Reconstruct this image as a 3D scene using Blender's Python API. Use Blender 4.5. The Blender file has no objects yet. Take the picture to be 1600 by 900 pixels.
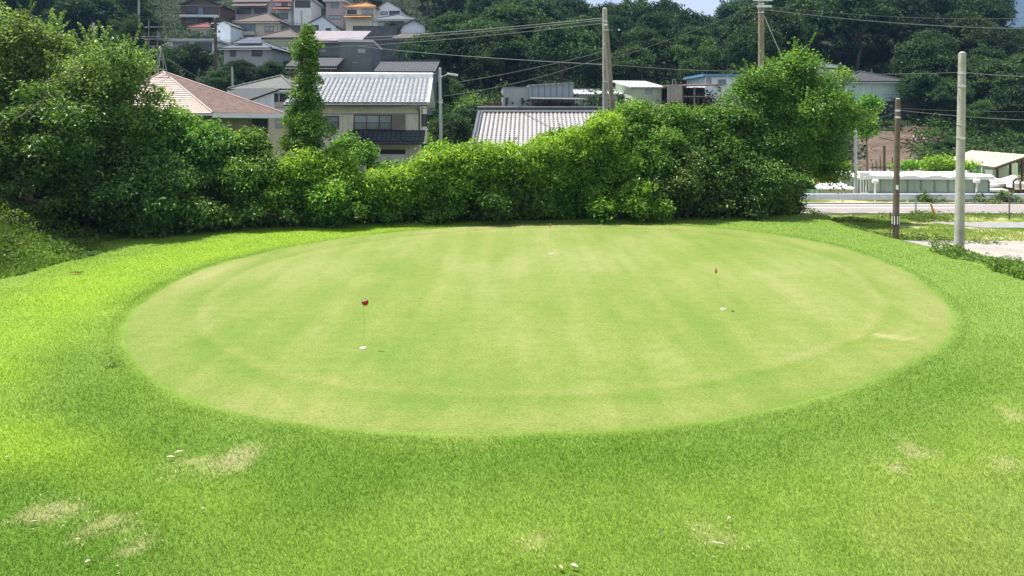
import bpy, math, random
import numpy as np
from mathutils import Vector, Matrix
R = math.radians
C = bpy.context.scene.collection
sc = bpy.context.scene

# ------------------------------------------------------------ camera, sky, sun, exposure
H, F, HY = 4.4, 1155.0, 190.0          # eye height, focal length and horizon row in the 1600 px photograph
cd = bpy.data.cameras.new('camera'); cam = bpy.data.objects.new('camera', cd); C.objects.link(cam)
cam.location = (0, 0, H); cam.rotation_euler = (R(90), 0, 0)
cd.sensor_width = 36; cd.lens = 36*F/1600; cd.shift_y = (HY-450)/1600; cd.clip_start = .2; cd.clip_end = 6000
sc.camera = cam
SUN = Vector((-.345, .165, .92)).normalized()
w = bpy.data.worlds.new('World'); sc.world = w; w.use_nodes = True
nt = w.node_tree; nt.nodes.clear()
wo = nt.nodes.new('ShaderNodeOutputWorld'); bg = nt.nodes.new('ShaderNodeBackground')
sky = nt.nodes.new('ShaderNodeTexSky'); sky.sky_type = 'NISHITA'; sky.sun_disc = False
sky.sun_elevation = math.asin(SUN.z); sky.sun_rotation = math.atan2(SUN.x, SUN.y) % (2*math.pi)
tc = nt.nodes.new('ShaderNodeTexCoord'); mp = nt.nodes.new('ShaderNodeMapping'); mp.inputs['Scale'].default_value = (1, 1, 2.6)
mp.inputs['Location'].default_value = (.35, .1, .2)
nz = nt.nodes.new('ShaderNodeTexNoise'); nz.inputs['Scale'].default_value = 3.2; nz.inputs['Detail'].default_value = 9; nz.inputs['Roughness'].default_value = .6
cr = nt.nodes.new('ShaderNodeValToRGB'); cr.color_ramp.elements[0].position = .36; cr.color_ramp.elements[1].position = .55
mx = nt.nodes.new('ShaderNodeMixRGB'); mx.inputs[2].default_value = (6.6, 7.0, 7.6, 1)
L = nt.links.new
L(tc.outputs['Generated'], mp.inputs[0]); L(mp.outputs[0], nz.inputs['Vector']); L(nz.outputs['Fac'], cr.inputs[0])
L(cr.outputs[0], mx.inputs[0]); L(sky.outputs[0], mx.inputs[1]); L(mx.outputs[0], bg.inputs[0])
bg.inputs[1].default_value = .065
L(bg.outputs[0], wo.inputs[0])
sl = bpy.data.lights.new('sun', 'SUN'); sl.energy = 5.0; sl.angle = R(.55); sl.color = (1, .95, .87)
so = bpy.data.objects.new('sun', sl); C.objects.link(so); so.rotation_euler = SUN.to_track_quat('Z', 'Y').to_euler(); so.location = (-60, 30, 160)
sc.view_settings.view_transform = 'Standard'; sc.view_settings.look = 'None'
sc.view_settings.exposure = 1.1; sc.view_settings.gamma = 1; sc.view_settings.use_curve_mapping = False
sc.render.engine = 'CYCLES'
sc.cycles.max_bounces = 5; sc.cycles.diffuse_bounces = 3; sc.cycles.transmission_bounces = 4; sc.cycles.glossy_bounces = 2
HAZE = 0.00026

# ------------------------------------------------------------ helpers
def W(px, py, D): return Vector(((px-800)/F*D, D, H-(py-HY)/F*D))
def tag(o, label=None, cat=None, group=None, kind=None):
    if label: o['label'] = label
    if cat: o['category'] = cat
    if group: o['group'] = group
    if kind: o['kind'] = kind
    return o
def link(o, parent=None):
    C.objects.link(o)
    if parent: o.parent = parent
    return o
def empty(name, loc=(0, 0, 0), rz=0, label=None, cat=None, group=None):
    o = bpy.data.objects.new(name, None); C.objects.link(o); o.location = loc; o.rotation_euler = (0, 0, rz)
    o.empty_display_size = .3
    return tag(o, label, cat, group)
def npmesh(name, V, Q, attrs=None, smooth=False):
    V = np.asarray(V, dtype=np.float32); Q = np.asarray(Q, dtype=np.int32); k = Q.shape[1]
    m = bpy.data.meshes.new(name)
    m.vertices.add(len(V)); m.vertices.foreach_set('co', V.ravel())
    m.loops.add(Q.size); m.loops.foreach_set('vertex_index', Q.ravel())
    m.polygons.add(len(Q)); m.polygons.foreach_set('loop_start', np.arange(0, Q.size, k, dtype=np.int32))
    m.polygons.foreach_set('loop_total', np.full(len(Q), k, dtype=np.int32))
    m.polygons.foreach_set('use_smooth', np.full(len(Q), smooth))
    for a, v in (attrs or {}).items():
        at = m.attributes.new(a, 'FLOAT', 'POINT'); at.data.foreach_set('value', np.asarray(v, dtype=np.float32).ravel())
    m.update(calc_edges=True); return m
def meshobj(name, m, mat, parent=None, loc=(0, 0, 0), rz=0):
    o = bpy.data.objects.new(name, m)
    if mat and not m.materials: m.materials.append(mat)
    link(o, parent); o.location = loc; o.rotation_euler = (0, 0, rz); return o
class MB:
    def __init__(s): s.v = []; s.f = []
    def poly(s, pts, faces):
        b = len(s.v); s.v += [tuple(p) for p in pts]; s.f += [tuple(i+b for i in f) for f in faces]
    def box(s, x0, x1, y0, y1, z0, z1, M=None):
        p = [Vector((x, y, z)) for x in (x0, x1) for y in (y0, y1) for z in (z0, z1)]
        if M: p = [M @ q for q in p]
        s.poly(p, [(0, 1, 3, 2), (4, 6, 7, 5), (0, 4, 5, 1), (2, 3, 7, 6), (0, 2, 6, 4), (1, 5, 7, 3)])
    def bar(s, a, b, r, r2=None):           # square bar between two points
        s.tube([a, b], [r, r2 or r], 4)
    def tube(s, pts, rad, n=8, cap=True):
        pts = [Vector(p) for p in pts]; k = len(pts); b = len(s.v)
        up = Vector((0, 0, 1))
        for i, p in enumerate(pts):
            d = (pts[min(i+1, k-1)]-pts[max(i-1, 0)]).normalized()
            a = d.cross(up) if abs(d.z) < .95 else d.cross(Vector((1, 0, 0)))
            a.normalize(); c = d.cross(a).normalized()
            for j in range(n):
                t = 2*math.pi*j/n+math.pi/n
                s.v.append(tuple(p+(a*math.cos(t)+c*math.sin(t))*rad[i]))
        for i in range(k-1):
            for j in range(n):
                s.f.append((b+i*n+j, b+i*n+(j+1) % n, b+(i+1)*n+(j+1) % n, b+(i+1)*n+j))
        if cap: s.f.append(tuple(b+j for j in range(n-1, -1, -1))); s.f.append(tuple(b+(k-1)*n+j for j in range(n)))
    def slab(s, quad, t):                   # quad lifted by thickness t along its normal
        q = [Vector(p) for p in quad]; n = (q[1]-q[0]).cross(q[2]-q[0]).normalized()*t; k = len(q)
        s.poly(q+[p+n for p in q], [tuple(range(k-1, -1, -1)), tuple(range(k, 2*k))]+[(i, (i+1) % k, (i+1) % k+k, i+k) for i in range(k)])
    def build(s, name, mat, parent=None, loc=(0, 0, 0), rz=0, bevel=0, smooth=False):
        m = bpy.data.meshes.new(name); m.from_pydata([tuple(v) for v in s.v], [], s.f); m.update()
        if smooth: m.polygons.foreach_set('use_smooth', [True]*len(m.polygons))
        o = meshobj(name, m, mat, parent, loc, rz)
        if bevel:
            b = o.modifiers.new('bevel', 'BEVEL'); b.width = bevel; b.segments = 2; b.limit_method = 'ANGLE'
        return o
def vnoise(x, y, s, seed=0):                # value noise 0..1
    x = np.asarray(x)*s+seed*17.31; y = np.asarray(y)*s+seed*7.77
    xi = np.floor(x); yi = np.floor(y); fx = x-xi; fy = y-yi; fx = fx*fx*(3-2*fx); fy = fy*fy*(3-2*fy)
    def h(a, b):
        v = np.sin(a*127.1+b*311.7+seed*3.3)*43758.5453; return v-np.floor(v)
    return (h(xi, yi)*(1-fx)+h(xi+1, yi)*fx)*(1-fy)+(h(xi, yi+1)*(1-fx)+h(xi+1, yi+1)*fx)*fy
def fbm(x, y, s, seed=0, o=4):
    r = 0; a = .5; t = 0
    for i in range(o): r = r+a*vnoise(x, y, s*2**i, seed+i*5); t += a; a *= .55
    return r/t
def sstep(a, b, x): t = np.clip((np.asarray(x)-a)/(b-a), 0, 1); return t*t*(3-2*t)

# ------------------------------------------------------------ materials
def newmat(name):
    m = bpy.data.materials.new(name); m.use_nodes = True; t = m.node_tree
    return m, t, t.nodes['Principled BSDF'], t.nodes['Material Output']
def N(t, ty, **kw):
    n = t.nodes.new(ty)
    for k, v in kw.items():
        if k in n.inputs: n.inputs[k].default_value = v
        else: setattr(n, k, v)
    return n
def sock(c): return (c[0], c[1], c[2], 1)
def plain(name, col, rough=.7, var=.18, scale=1.5, bump=.0, bscale=30, metal=0, spec=.4, dirt=.0):
    m, t, p, o = newmat(name)
    tc = N(t, 'ShaderNodeTexCoord'); n = N(t, 'ShaderNodeTexNoise', Scale=scale, Detail=6, Roughness=.65)
    t.links.new(tc.outputs['Object'], n.inputs['Vector'])
    r = N(t, 'ShaderNodeValToRGB'); e = r.color_ramp.elements
    e[0].position = .3; e[1].position = .7
    e[0].color = sock([c*(1-var) for c in col]); e[1].color = sock([min(1, c*(1+var)) for c in col])
    t.links.new(n.outputs['Fac'], r.inputs[0]); out = r.outputs[0]
    if dirt:                                # vertical weather streaks
        mp = N(t, 'ShaderNodeMapping'); mp.inputs['Scale'].default_value = (3.5, 3.5, .35)
        n2 = N(t, 'ShaderNodeTexNoise', Scale=1.6, Detail=7, Roughness=.7); t.links.new(tc.outputs['Object'], mp.inputs[0]); t.links.new(mp.outputs[0], n2.inputs['Vector'])
        r2 = N(t, 'ShaderNodeValToRGB'); r2.color_ramp.elements[0].position = .48; r2.color_ramp.elements[1].position = .75
        mm = N(t, 'ShaderNodeMixRGB', blend_type='MULTIPLY'); mm.inputs[2].default_value = (1-dirt, 1-dirt*1.05, 1-dirt*1.15, 1)
        t.links.new(n2.outputs['Fac'], r2.inputs[0]); t.links.new(r2.outputs[0], mm.inputs[0]); t.links.new(out, mm.inputs[1]); out = mm.outputs[0]
    t.links.new(out, p.inputs['Base Color'])
    p.inputs['Roughness'].default_value = rough; p.inputs['Metallic'].default_value = metal; p.inputs['Specular IOR Level'].default_value = spec
    if bump:
        n3 = N(t, 'ShaderNodeTexNoise', Scale=bscale, Detail=4); t.links.new(tc.outputs['Object'], n3.inputs['Vector'])
        b = N(t, 'ShaderNodeBump', Strength=bump, Distance=.02); t.links.new(n3.outputs['Fac'], b.inputs['Height']); t.links.new(b.outputs[0], p.inputs['Normal'])
    return m
def tile(name, col, rough=.45, cols=3.3, rows=6, axis=0, var=.35, spec=.5, strength=.6, metal=0):
    """roof covering: columns across (x, or y when axis=1), courses by height"""
    m, t, p, o = newmat(name)
    tc = N(t, 'ShaderNodeTexCoord'); sp = N(t, 'ShaderNodeSeparateXYZ'); t.links.new(tc.outputs['Object'], sp.inputs[0])
    def wv(s, k, sharp):
        a = N(t, 'ShaderNodeMath', operation='MULTIPLY'); a.inputs[1].default_value = k; t.links.new(s, a.inputs[0])
        f = N(t, 'ShaderNodeMath', operation='FRACT'); t.links.new(a.outputs[0], f.inputs[0])
        if sharp: return f.outputs[0]
        q = N(t, 'ShaderNodeMath', operation='PINGPONG'); q.inputs[1].default_value = .5; t.links.new(a.outputs[0], q.inputs[0]); return q.outputs[0]
    cx = wv(sp.outputs[axis], cols, False); cz = wv(sp.outputs[2], rows, True)
    ad = N(t, 'ShaderNodeMath', operation='ADD'); t.links.new(cx, ad.inputs[0])
    mu = N(t, 'ShaderNodeMath', operation='MULTIPLY'); mu.inputs[1].default_value = -.35; t.links.new(cz, mu.inputs[0]); t.links.new(mu.outputs[0], ad.inputs[1])
    b = N(t, 'ShaderNodeBump', Strength=strength, Distance=.08); t.links.new(ad.outputs[0], b.inputs['Height']); t.links.new(b.outputs[0], p.inputs['Normal'])
    n = N(t, 'ShaderNodeTexNoise', Scale=2.2, Detail=8, Roughness=.75); t.links.new(tc.outputs['Object'], n.inputs['Vector'])
    r = N(t, 'ShaderNodeValToRGB'); e = r.color_ramp.elements; e[0].position = .32; e[1].position = .68
    e[0].color = sock([c*(1-var) for c in col]); e[1].color = sock([min(1, c*(1+var)) for c in col]); t.links.new(n.outputs['Fac'], r.inputs[0])
    # the joints between tiles are grimy
    gt = N(t, 'ShaderNodeMath', operation='LESS_THAN'); gt.inputs[1].default_value = .09; t.links.new(cx, gt.inputs[0])
    mm = N(t, 'ShaderNodeMixRGB', blend_type='MULTIPLY'); mm.inputs[2].default_value = (.5, .5, .5, 1)
    t.links.new(gt.outputs[0], mm.inputs[0]); t.links.new(r.outputs[0], mm.inputs[1]); t.links.new(mm.outputs[0], p.inputs['Base Color'])
    p.inputs['Roughness'].default_value = rough; p.inputs['Specular IOR Level'].default_value = spec; p.inputs['Metallic'].default_value = metal
    return m
def leafmat(name, cols, trans=.38, rough=.5, spec=.3, vary=.25):
    """cols: dark, mid, light leaf colours picked per leaf by the rnd attribute"""
    m, t, p, o = newmat(name)
    a = N(t, 'ShaderNodeAttribute', attribute_name='rnd'); oi = N(t, 'ShaderNodeObjectInfo')
    r = N(t, 'ShaderNodeValToRGB'); e = r.color_ramp.elements; e[0].position = 0; e[0].color = sock(cols[0]); e[1].position = 1; e[1].color = sock(cols[2])
    q = e.new(.5); q.color = sock(cols[1]); t.links.new(a.outputs['Fac'], r.inputs[0])
    hs = N(t, 'ShaderNodeHueSaturation')
    v = N(t, 'ShaderNodeMapRange'); v.inputs['To Min'].default_value = 1-vary; v.inputs['To Max'].default_value = 1+vary; t.links.new(oi.outputs['Random'], v.inputs[0])
    hh = N(t, 'ShaderNodeMath', operation='MULTIPLY'); hh.inputs[1].default_value = 7.13; t.links.new(oi.outputs['Random'], hh.inputs[0])
    hf = N(t, 'ShaderNodeMath', operation='FRACT'); t.links.new(hh.outputs[0], hf.inputs[0])
    h2 = N(t, 'ShaderNodeMapRange'); h2.inputs['To Min'].default_value = .5-.012*vary*4; h2.inputs['To Max'].default_value = .5+.012*vary*4; t.links.new(hf.outputs[0], h2.inputs[0])
    t.links.new(r.outputs[0], hs.inputs['Color']); t.links.new(v.outputs[0], hs.inputs['Value']); t.links.new(h2.outputs[0], hs.inputs['Hue'])
    t.links.new(hs.outputs[0], p.inputs['Base Color']); p.inputs['Roughness'].default_value = rough; p.inputs['Specular IOR Level'].default_value = spec
    tr = N(t, 'ShaderNodeBsdfTranslucent'); g = N(t, 'ShaderNodeMixRGB', blend_type='MULTIPLY'); g.inputs[0].default_value = 1; g.inputs[2].default_value = (1.5, 1.45, .6, 1)
    t.links.new(hs.outputs[0], g.inputs[1]); t.links.new(g.outputs[0], tr.inputs[0])
    ms = N(t, 'ShaderNodeMixShader'); ms.inputs[0].default_value = trans
    t.links.new(p.outputs[0], ms.inputs[1]); t.links.new(tr.outputs[0], ms.inputs[2]); t.links.new(ms.outputs[0], o.inputs['Surface'])
    return m
M = {}
M['leaf_vine'] = leafmat('leaf_vine', [(.035, .11, .012), (.15, .31, .026), (.40, .56, .07)], .48, .40, .5)
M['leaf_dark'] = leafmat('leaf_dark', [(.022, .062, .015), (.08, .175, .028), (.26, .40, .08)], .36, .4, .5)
M['leaf_grey'] = leafmat('leaf_grey', [(.06, .10, .028), (.17, .29, .07), (.37, .50, .16)], .42, .42, .5)
M['leaf_tree'] = leafmat('leaf_tree', [(.030, .09, .014), (.09, .22, .028), (.27, .42, .07)], .45, .42, .5)
M['leaf_hill'] = leafmat('leaf_hill', [(.013, .038, .018), (.032, .076, .026), (.095, .150, .045)], .22, .6, .2, .35)
M['leaf_conifer'] = leafmat('leaf_conifer', [(.012, .032, .018), (.022, .050, .024), (.045, .080, .035)], .15, .6, .2, .25)
M['leaf_hill_light'] = leafmat('leaf_hill_light', [(.025, .06, .02), (.055, .11, .03), (.12, .19, .05)], .25, .6, .2, .25)
M['leaf_weed'] = leafmat('leaf_weed', [(.045, .10, .018), (.11, .21, .03), (.25, .37, .07)], .4)
M['bark'] = plain('bark', (.09, .07, .05), .9, .4, 6, .6, 20)
M['twig'] = plain('twig', (.16, .13, .09), .9, .3, 6, .4, 30)
M['concrete'] = plain('concrete', (.36, .35, .32), .85, .2, 2.5, .25, 40, dirt=.35)
M['pole_concrete'] = plain('pole_concrete', (.40, .385, .34), .8, .22, 2.0, .3, 50, dirt=.3)
M['pole_wood'] = plain('pole_wood', (.13, .10, .075), .9, .35, 5, .5, 30, dirt=.3)
M['pole_steel'] = plain('pole_steel', (.40, .43, .46), .4, .12, 3, metal=.6)
M['pole_brown'] = plain('pole_brown', (.27, .22, .17), .85, .25, 3, .3, 30, dirt=.3)
M['wire'] = plain('wire', (.12, .12, .12), .5, .1, 3)
M['wire_pale'] = plain('wire_pale', (.20, .20, .20), .4, .1, 3)
M['white_metal'] = plain('white_metal', (.78, .79, .78), .45, .06, 2, dirt=.12)
M['galv'] = plain('galv', (.62, .65, .70), .35, .10, 3, metal=.5, dirt=.2)
M['dark_metal'] = plain('dark_metal', (.05, .045, .045), .5, .3, 3)
M['rust'] = plain('rust', (.17, .07, .04), .85, .5, 3, .4, 20, dirt=.4)
M['maroon_metal'] = plain('maroon_metal', (.09, .04, .038), .5, .3, 3)
M['asphalt'] = plain('asphalt', (.25, .22, .205), .9, .08, .8, .2, 60)
M['paint'] = plain('paint', (.8, .8, .78), .6, .1, 6, dirt=.1)
M['slab'] = plain('slab', (.31, .29, .255), .9, .14, .8, .25, 25, dirt=.2)
M['gravel'] = plain('gravel', (.24, .235, .23), .95, .25, 3, .6, 40)
M['dirt'] = plain('dirt', (.105, .074, .054), .95, .35, .6, 1.0, 3)
M['stone_wall'] = plain('stone_wall', (.055, .055, .06), .95, .5, 1.2, 1.0, 4)
M['retaining'] = plain('retaining', (.13, .14, .14), .95, .3, 1.0, .6, 5, dirt=.3)
M['yellow'] = plain('yellow', (.62, .30, .02), .5, .15, 6)
M['red'] = plain('red', (.42, .015, .01), .4, .1, 3)
M['white'] = plain('white', (.82, .82, .80), .5, .05, 3)
M['stick'] = plain('stick', (.5, .5, .22), .5, .1, 3)
M['deadleaf'] = plain('deadleaf', (.44, .35, .20), .7, .25, 20)
M['bark_strip'] = plain('bark_strip', (.72, .62, .48), .6, .15, 20)
M['brownleaf'] = plain('brownleaf', (.26, .11, .05), .8, .3, 20)
def glassmat(name, col):
    m = plain(name, col, .12, .3, 1.2, spec=.6); return m
M['glass'] = glassmat('glass', (.035, .04, .045)); M['glass_pale'] = glassmat('glass_pale', (.30, .34, .34)); M['glass_blue'] = glassmat('glass_blue', (.12, .19, .24))
M['frame_dark'] = plain('frame_dark', (.05, .04, .035), .5, .1); M['frame_grey'] = plain('frame_grey', (.3, .3, .3), .5, .1)
M['shutter'] = plain('shutter', (.22, .19, .15), .6, .1)
WALLS = dict(cream=(0.76, 0.71, 0.58), white=(0.82, 0.83, 0.83), bluewhite=(0.74, 0.8, 0.85), grey=(0.4, 0.42, 0.43), dgrey=(.15, .165, .17), mauve=(0.46, 0.39, 0.41),
             brown=(.16, .115, .085), beige=(0.56, 0.5, 0.4), olive=(0.4, 0.45, 0.28), palegreen=(0.5, 0.58, 0.42), green=(.10, .20, .11), mint=(.50, .66, .60), wood=(.11, .07, .05), paleblue=(0.72, 0.8, 0.85), tank=(.40, .46, .40), tan=(.30, .27, .19))
for k, v in WALLS.items(): M['w_'+k] = plain('wall_'+k, v, .85, .1, .8, .15, 30, dirt=.28)
RF = dict(grey=(.13, .135, .125), dark=(.06, .065, .07), brown=(.105, .082, .075), red=(.16, .045, .035), orange=(.36, .16, .05), pinkgrey=(.27, .245, .26), slate=(.11, .13, .15))
for k, v in RF.items(): M['r_'+k] = tile('roof_'+k, v, rough=.78, spec=.25)
M['r_flat'] = plain('roof_flat', (.55, .57, .58), .7, .12, 1, dirt=.2)
M['r_solar'] = tile('solar', (.05, .06, .10), .3, 1.0, 2.2, var=.15, strength=.1)
M['r_metal_white'] = tile('roof_metal_white', (.72, .74, .76), .45, 2.2, .01, var=.1, strength=.25)
M['r_rust'] = plain('roof_rust', (.12, .055, .04), .85, .45, 2, .4, 20)
M['r_cream'] = tile('roof_cream', (.50, .45, .29), .6, 1.6, .01, axis=1, var=.1, strength=.3)

# ------------------------------------------------------------ terrain
DS = [0, 38, 50, 60, 70, 80, 90, 110, 135, 165, 220, 350, 900]
TB = {-700: [0, 0, 0, 1, 4, 7, 10, 16, 24, 36, 60, 60, 60], 450: [0, 0, 0, 1, 3.5, 6.5, 9.8, 15.2, 22, 35, 60, 60, 60],
      650: [0, 0, 0, .8, 3, 5.5, 7.5, 14.5, 21, 33, 50, 50, 40], 820: [0, 0, 0, 1.5, 4.5, 6, 7.5, 12.5, 20, 27, 33, 20, 10],
      930: [0, 0, 0, 1.5, 4.5, 6.2, 7.5, 12, 16, 17, 10, 0, 0], 1050: [0, 0, 0, 1.5, 4.5, 6.2, 7.5, 11, 13, 12, 6, 0, 0],
      1110: [0, 0, 0, .5, 4, 6, 8, 11, 13, 12, 6, 0, 0], 1200: [0, -.6, -.6, 0, 1.5, 4, 7.5, 13, 20, 30, 40, 20, 0],
      1300: [0, -.6, -.6, .1, 1.2, 2.1, 7, 13, 21, 33, 46, 20, 0], 1400: [0, -.6, -.6, .1, 1.2, 2.2, 7, 13, 21, 34, 46, 20, 0],
      1500: [0, -.6, -.6, .1, 1.4, 3, 5.5, 12, 20, 31, 38, 20, 0], 1570: [0, -.6, -.6, .1, 1.4, 3, 5.5, 12, 19, 24, 18, 0, 0],
      1640: [0, -.6, -.6, .1, 1.4, 3, 5.5, 11, 14, 13, 6, 0, 0], 2600: [0, -.6, -.6, .1, 1.4, 3, 5.5, 10, 12, 10, 4, 0, 0]}
PXS = sorted(TB); TAB = np.array([TB[k] for k in PXS], float)
def terr(x, y):
    x = np.asarray(x, float); y = np.asarray(y, float); D = np.clip(y, 1, 899)
    px = np.clip(800+F*x/np.maximum(D, 30), PXS[0]+1, PXS[-1]-1)
    iu = np.clip(np.searchsorted(PXS, px)-1, 0, len(PXS)-2); a = np.array(PXS, float); fu = (px-a[iu])/(a[iu+1]-a[iu]); fu = fu*fu*(3-2*fu)
    d = np.array(DS, float); idd = np.clip(np.searchsorted(d, D)-1, 0, len(d)-2); fd = (D-d[idd])/(d[idd+1]-d[idd])
    z = (TAB[iu, idd]*(1-fd)+TAB[iu, idd+1]*fd)*(1-fu)+(TAB[iu+1, idd]*(1-fd)+TAB[iu+1, idd+1]*fd)*fu
    z = np.where(y < 38, np.where(y > 34.5, z*sstep(34.5, 38, y)*0, 0), z)
    # right of the lawn the ground drops to the lane and the road
    edge = 14.4+.4*np.sin(y*.35)
    drop = sstep(0, 1.3, x-edge)*(.36+.24*sstep(31, 38, y)); z = np.where(y < 38, -drop, z)
    m = (y >= 34.5) & (y < 38); z = np.where(m & (x > 10) & (x < 15), -.6*sstep(34.8, 37.5, y)*sstep(9, 12, x)*1.0, z)
    # bank on the left
    toe = -13.7-.28*np.maximum(0, y-23.6)-.3*np.maximum(0, 23.6-y)
    z = z+2.6*sstep(0, 6.5, toe-x)*sstep(5, 16, y)*(1-sstep(34, 44, y))
    z = z+(fbm(x, y, .12, 3)-.5)*1.6*sstep(60, 90, y)
    return z
def zt(x, y): return float(terr(np.array([x]), np.array([y]))[0])
# outline of the putting green, traced as distances round its middle
GC = (.9, 21.0)
gpts = [(1490, 510), (1450, 450), (1380, 410), (1250, 372), (1100, 355), (930, 349), (700, 356), (560, 370), (430, 391), (290, 432), (215, 480), (192, 530), (200, 560), (240, 598), (300, 630), (400, 655), (500, 668), (650, 678), (800, 681), (950, 676), (1100, 660), (1220, 638), (1300, 615), (1380, 588), (1440, 560), (1480, 532)]
ga, gr = [], []
for px, py in gpts:
    D = H*F/(py-HY); x = (px-800)/F*D-GC[0]; y = D-GC[1]; ga.append(math.atan2(y, x) % (2*math.pi)); gr.append(math.hypot(x, y))
o_ = np.argsort(ga); ga = np.array(ga)[o_]; gr = np.array(gr)[o_]
ga = np.concatenate([ga-2*np.pi, ga, ga+2*np.pi]); gr = np.concatenate([gr]*3)
tt = np.linspace(0, 2*np.pi, 361); gg = np.interp(tt, ga, gr)
kern = np.hanning(25); kern /= kern.sum(); gg = np.convolve(np.concatenate([gg[-13:-1], gg, gg[1:13]]), kern, 'valid'); gg = gg*(1+.0015*np.sin(9*tt)+.0012*np.sin(17*tt+1)+.001*np.sin(41*tt+2)); gg[-1] = gg[0]
def rad_at(a): return np.interp(np.asarray(a) % (2*np.pi), tt, gg)
def ring(x, y):
    dx = np.asarray(x)-GC[0]; dy = np.asarray(y)-GC[1]; return np.hypot(dx, dy)/rad_at(np.arctan2(dy, dx))
def gp(px, py, z=0): D = (H-z)*F/(py-HY); return ((px-800)/F*D, D)
BARE = [(305, 726, .5, .2), (1120, 838, .22, .16), (1435, 702, .30, .30), (1575, 648, .3, .2), (205, 862, .22, .2), (95, 800, .42, .17), (1570, 722, .22, .16), (830, 855, .2, .12), (1385, 526, .55, .12), (1392, 730, .2, .1), (370, 715, .3, .2), (165, 822, .35, .16)]
BARE = [gp(a, b)+(c, d) for a, b, c, d in BARE]
def bare(x, y):
    n = fbm(x, y, 3.5, 11); n2 = fbm(x, y, 11, 19, 3); b = 0*np.asarray(x, float)
    for bx, by, rx, ry in BARE:
        d = np.hypot((x-bx)/rx, (y-by)/(ry*2.0)); b = np.maximum(b, sstep(1.3, .1, d+(n-.5)*1.8)*sstep(.42, .60, n2+.10*(1-d)))
    return b*.6
def tint(x, y): return np.clip(.5+(fbm(x, y, .30, 21)-.5)*1.9+(fbm(x, y, 1.3, 5)-.5)*1.0, 0, 1)
def shade_of_green(x, y):   # deep green ring hugging the near edge and the lower left, paler turf on the right
    rr = ring(x, y); a = np.arctan2(y-GC[1], x-GC[0])
    deep = np.exp(-((rr-1.08)/.09)**2)*sstep(.25, .85, -np.sin(a))+.9*sstep(2.2, .4, np.hypot((x+5.5)/1.3, (y-7.6)/1.0))+.7*np.exp(-((np.hypot(x+4.2, y-9)-1.9)/.8)**2)*sstep(10, 8.5, y)
    return np.clip(deep+(fbm(x, y, .8, 44)-.5)*.6, 0, 1)
def pale_of_green(x, y): return np.clip(sstep(4, 12, x)*.8+(fbm(x, y, .5, 61)-.5)*1.2, 0, 1)
def lush(x, y):     # bright new growth in a ring outside the green, mostly on its left
    r = ring(x, y); a = np.arctan2(y-GC[1], x-GC[0])
    return np.clip(np.exp(-((r-1.2)/.17)**2)*(.25+.75*sstep(.1, -.8, np.cos(a)))+.45*sstep(14, 30, y)*sstep(1.0, 1.1, r), 0, 1)

def axis(pts):
    out = []
    for a, b, s in pts: out += list(np.arange(a, b, s))
    return np.array(out)
xs = axis([(-900, -300, 60), (-300, -80, 6), (-80, -22, 2), (-22, -16, .5), (-16, 16, .22), (16, 24, .5), (24, 80, 2), (80, 300, 6), (300, 1000, 60)])
ys = axis([(-60, 0, 6), (0, 6, 1.5), (6, 12, .2), (12, 37, .3), (37, 60, 1), (60, 200, 2.5), (200, 360, 10), (360, 1000, 60)])
X, Y = np.meshgrid(xs, ys); Z = terr(X, Y); nx, ny = len(xs), len(ys)
idx = np.arange(nx*ny).reshape(ny, nx); Q = np.stack([idx[:-1, :-1], idx[:-1, 1:], idx[1:, 1:], idx[1:, :-1]], -1).reshape(-1, 4)
lawn = ((X < 14.6) & (Y < 34.6)).astype(float)*sstep(-14.6, -13.9, X+0*Y)
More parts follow.
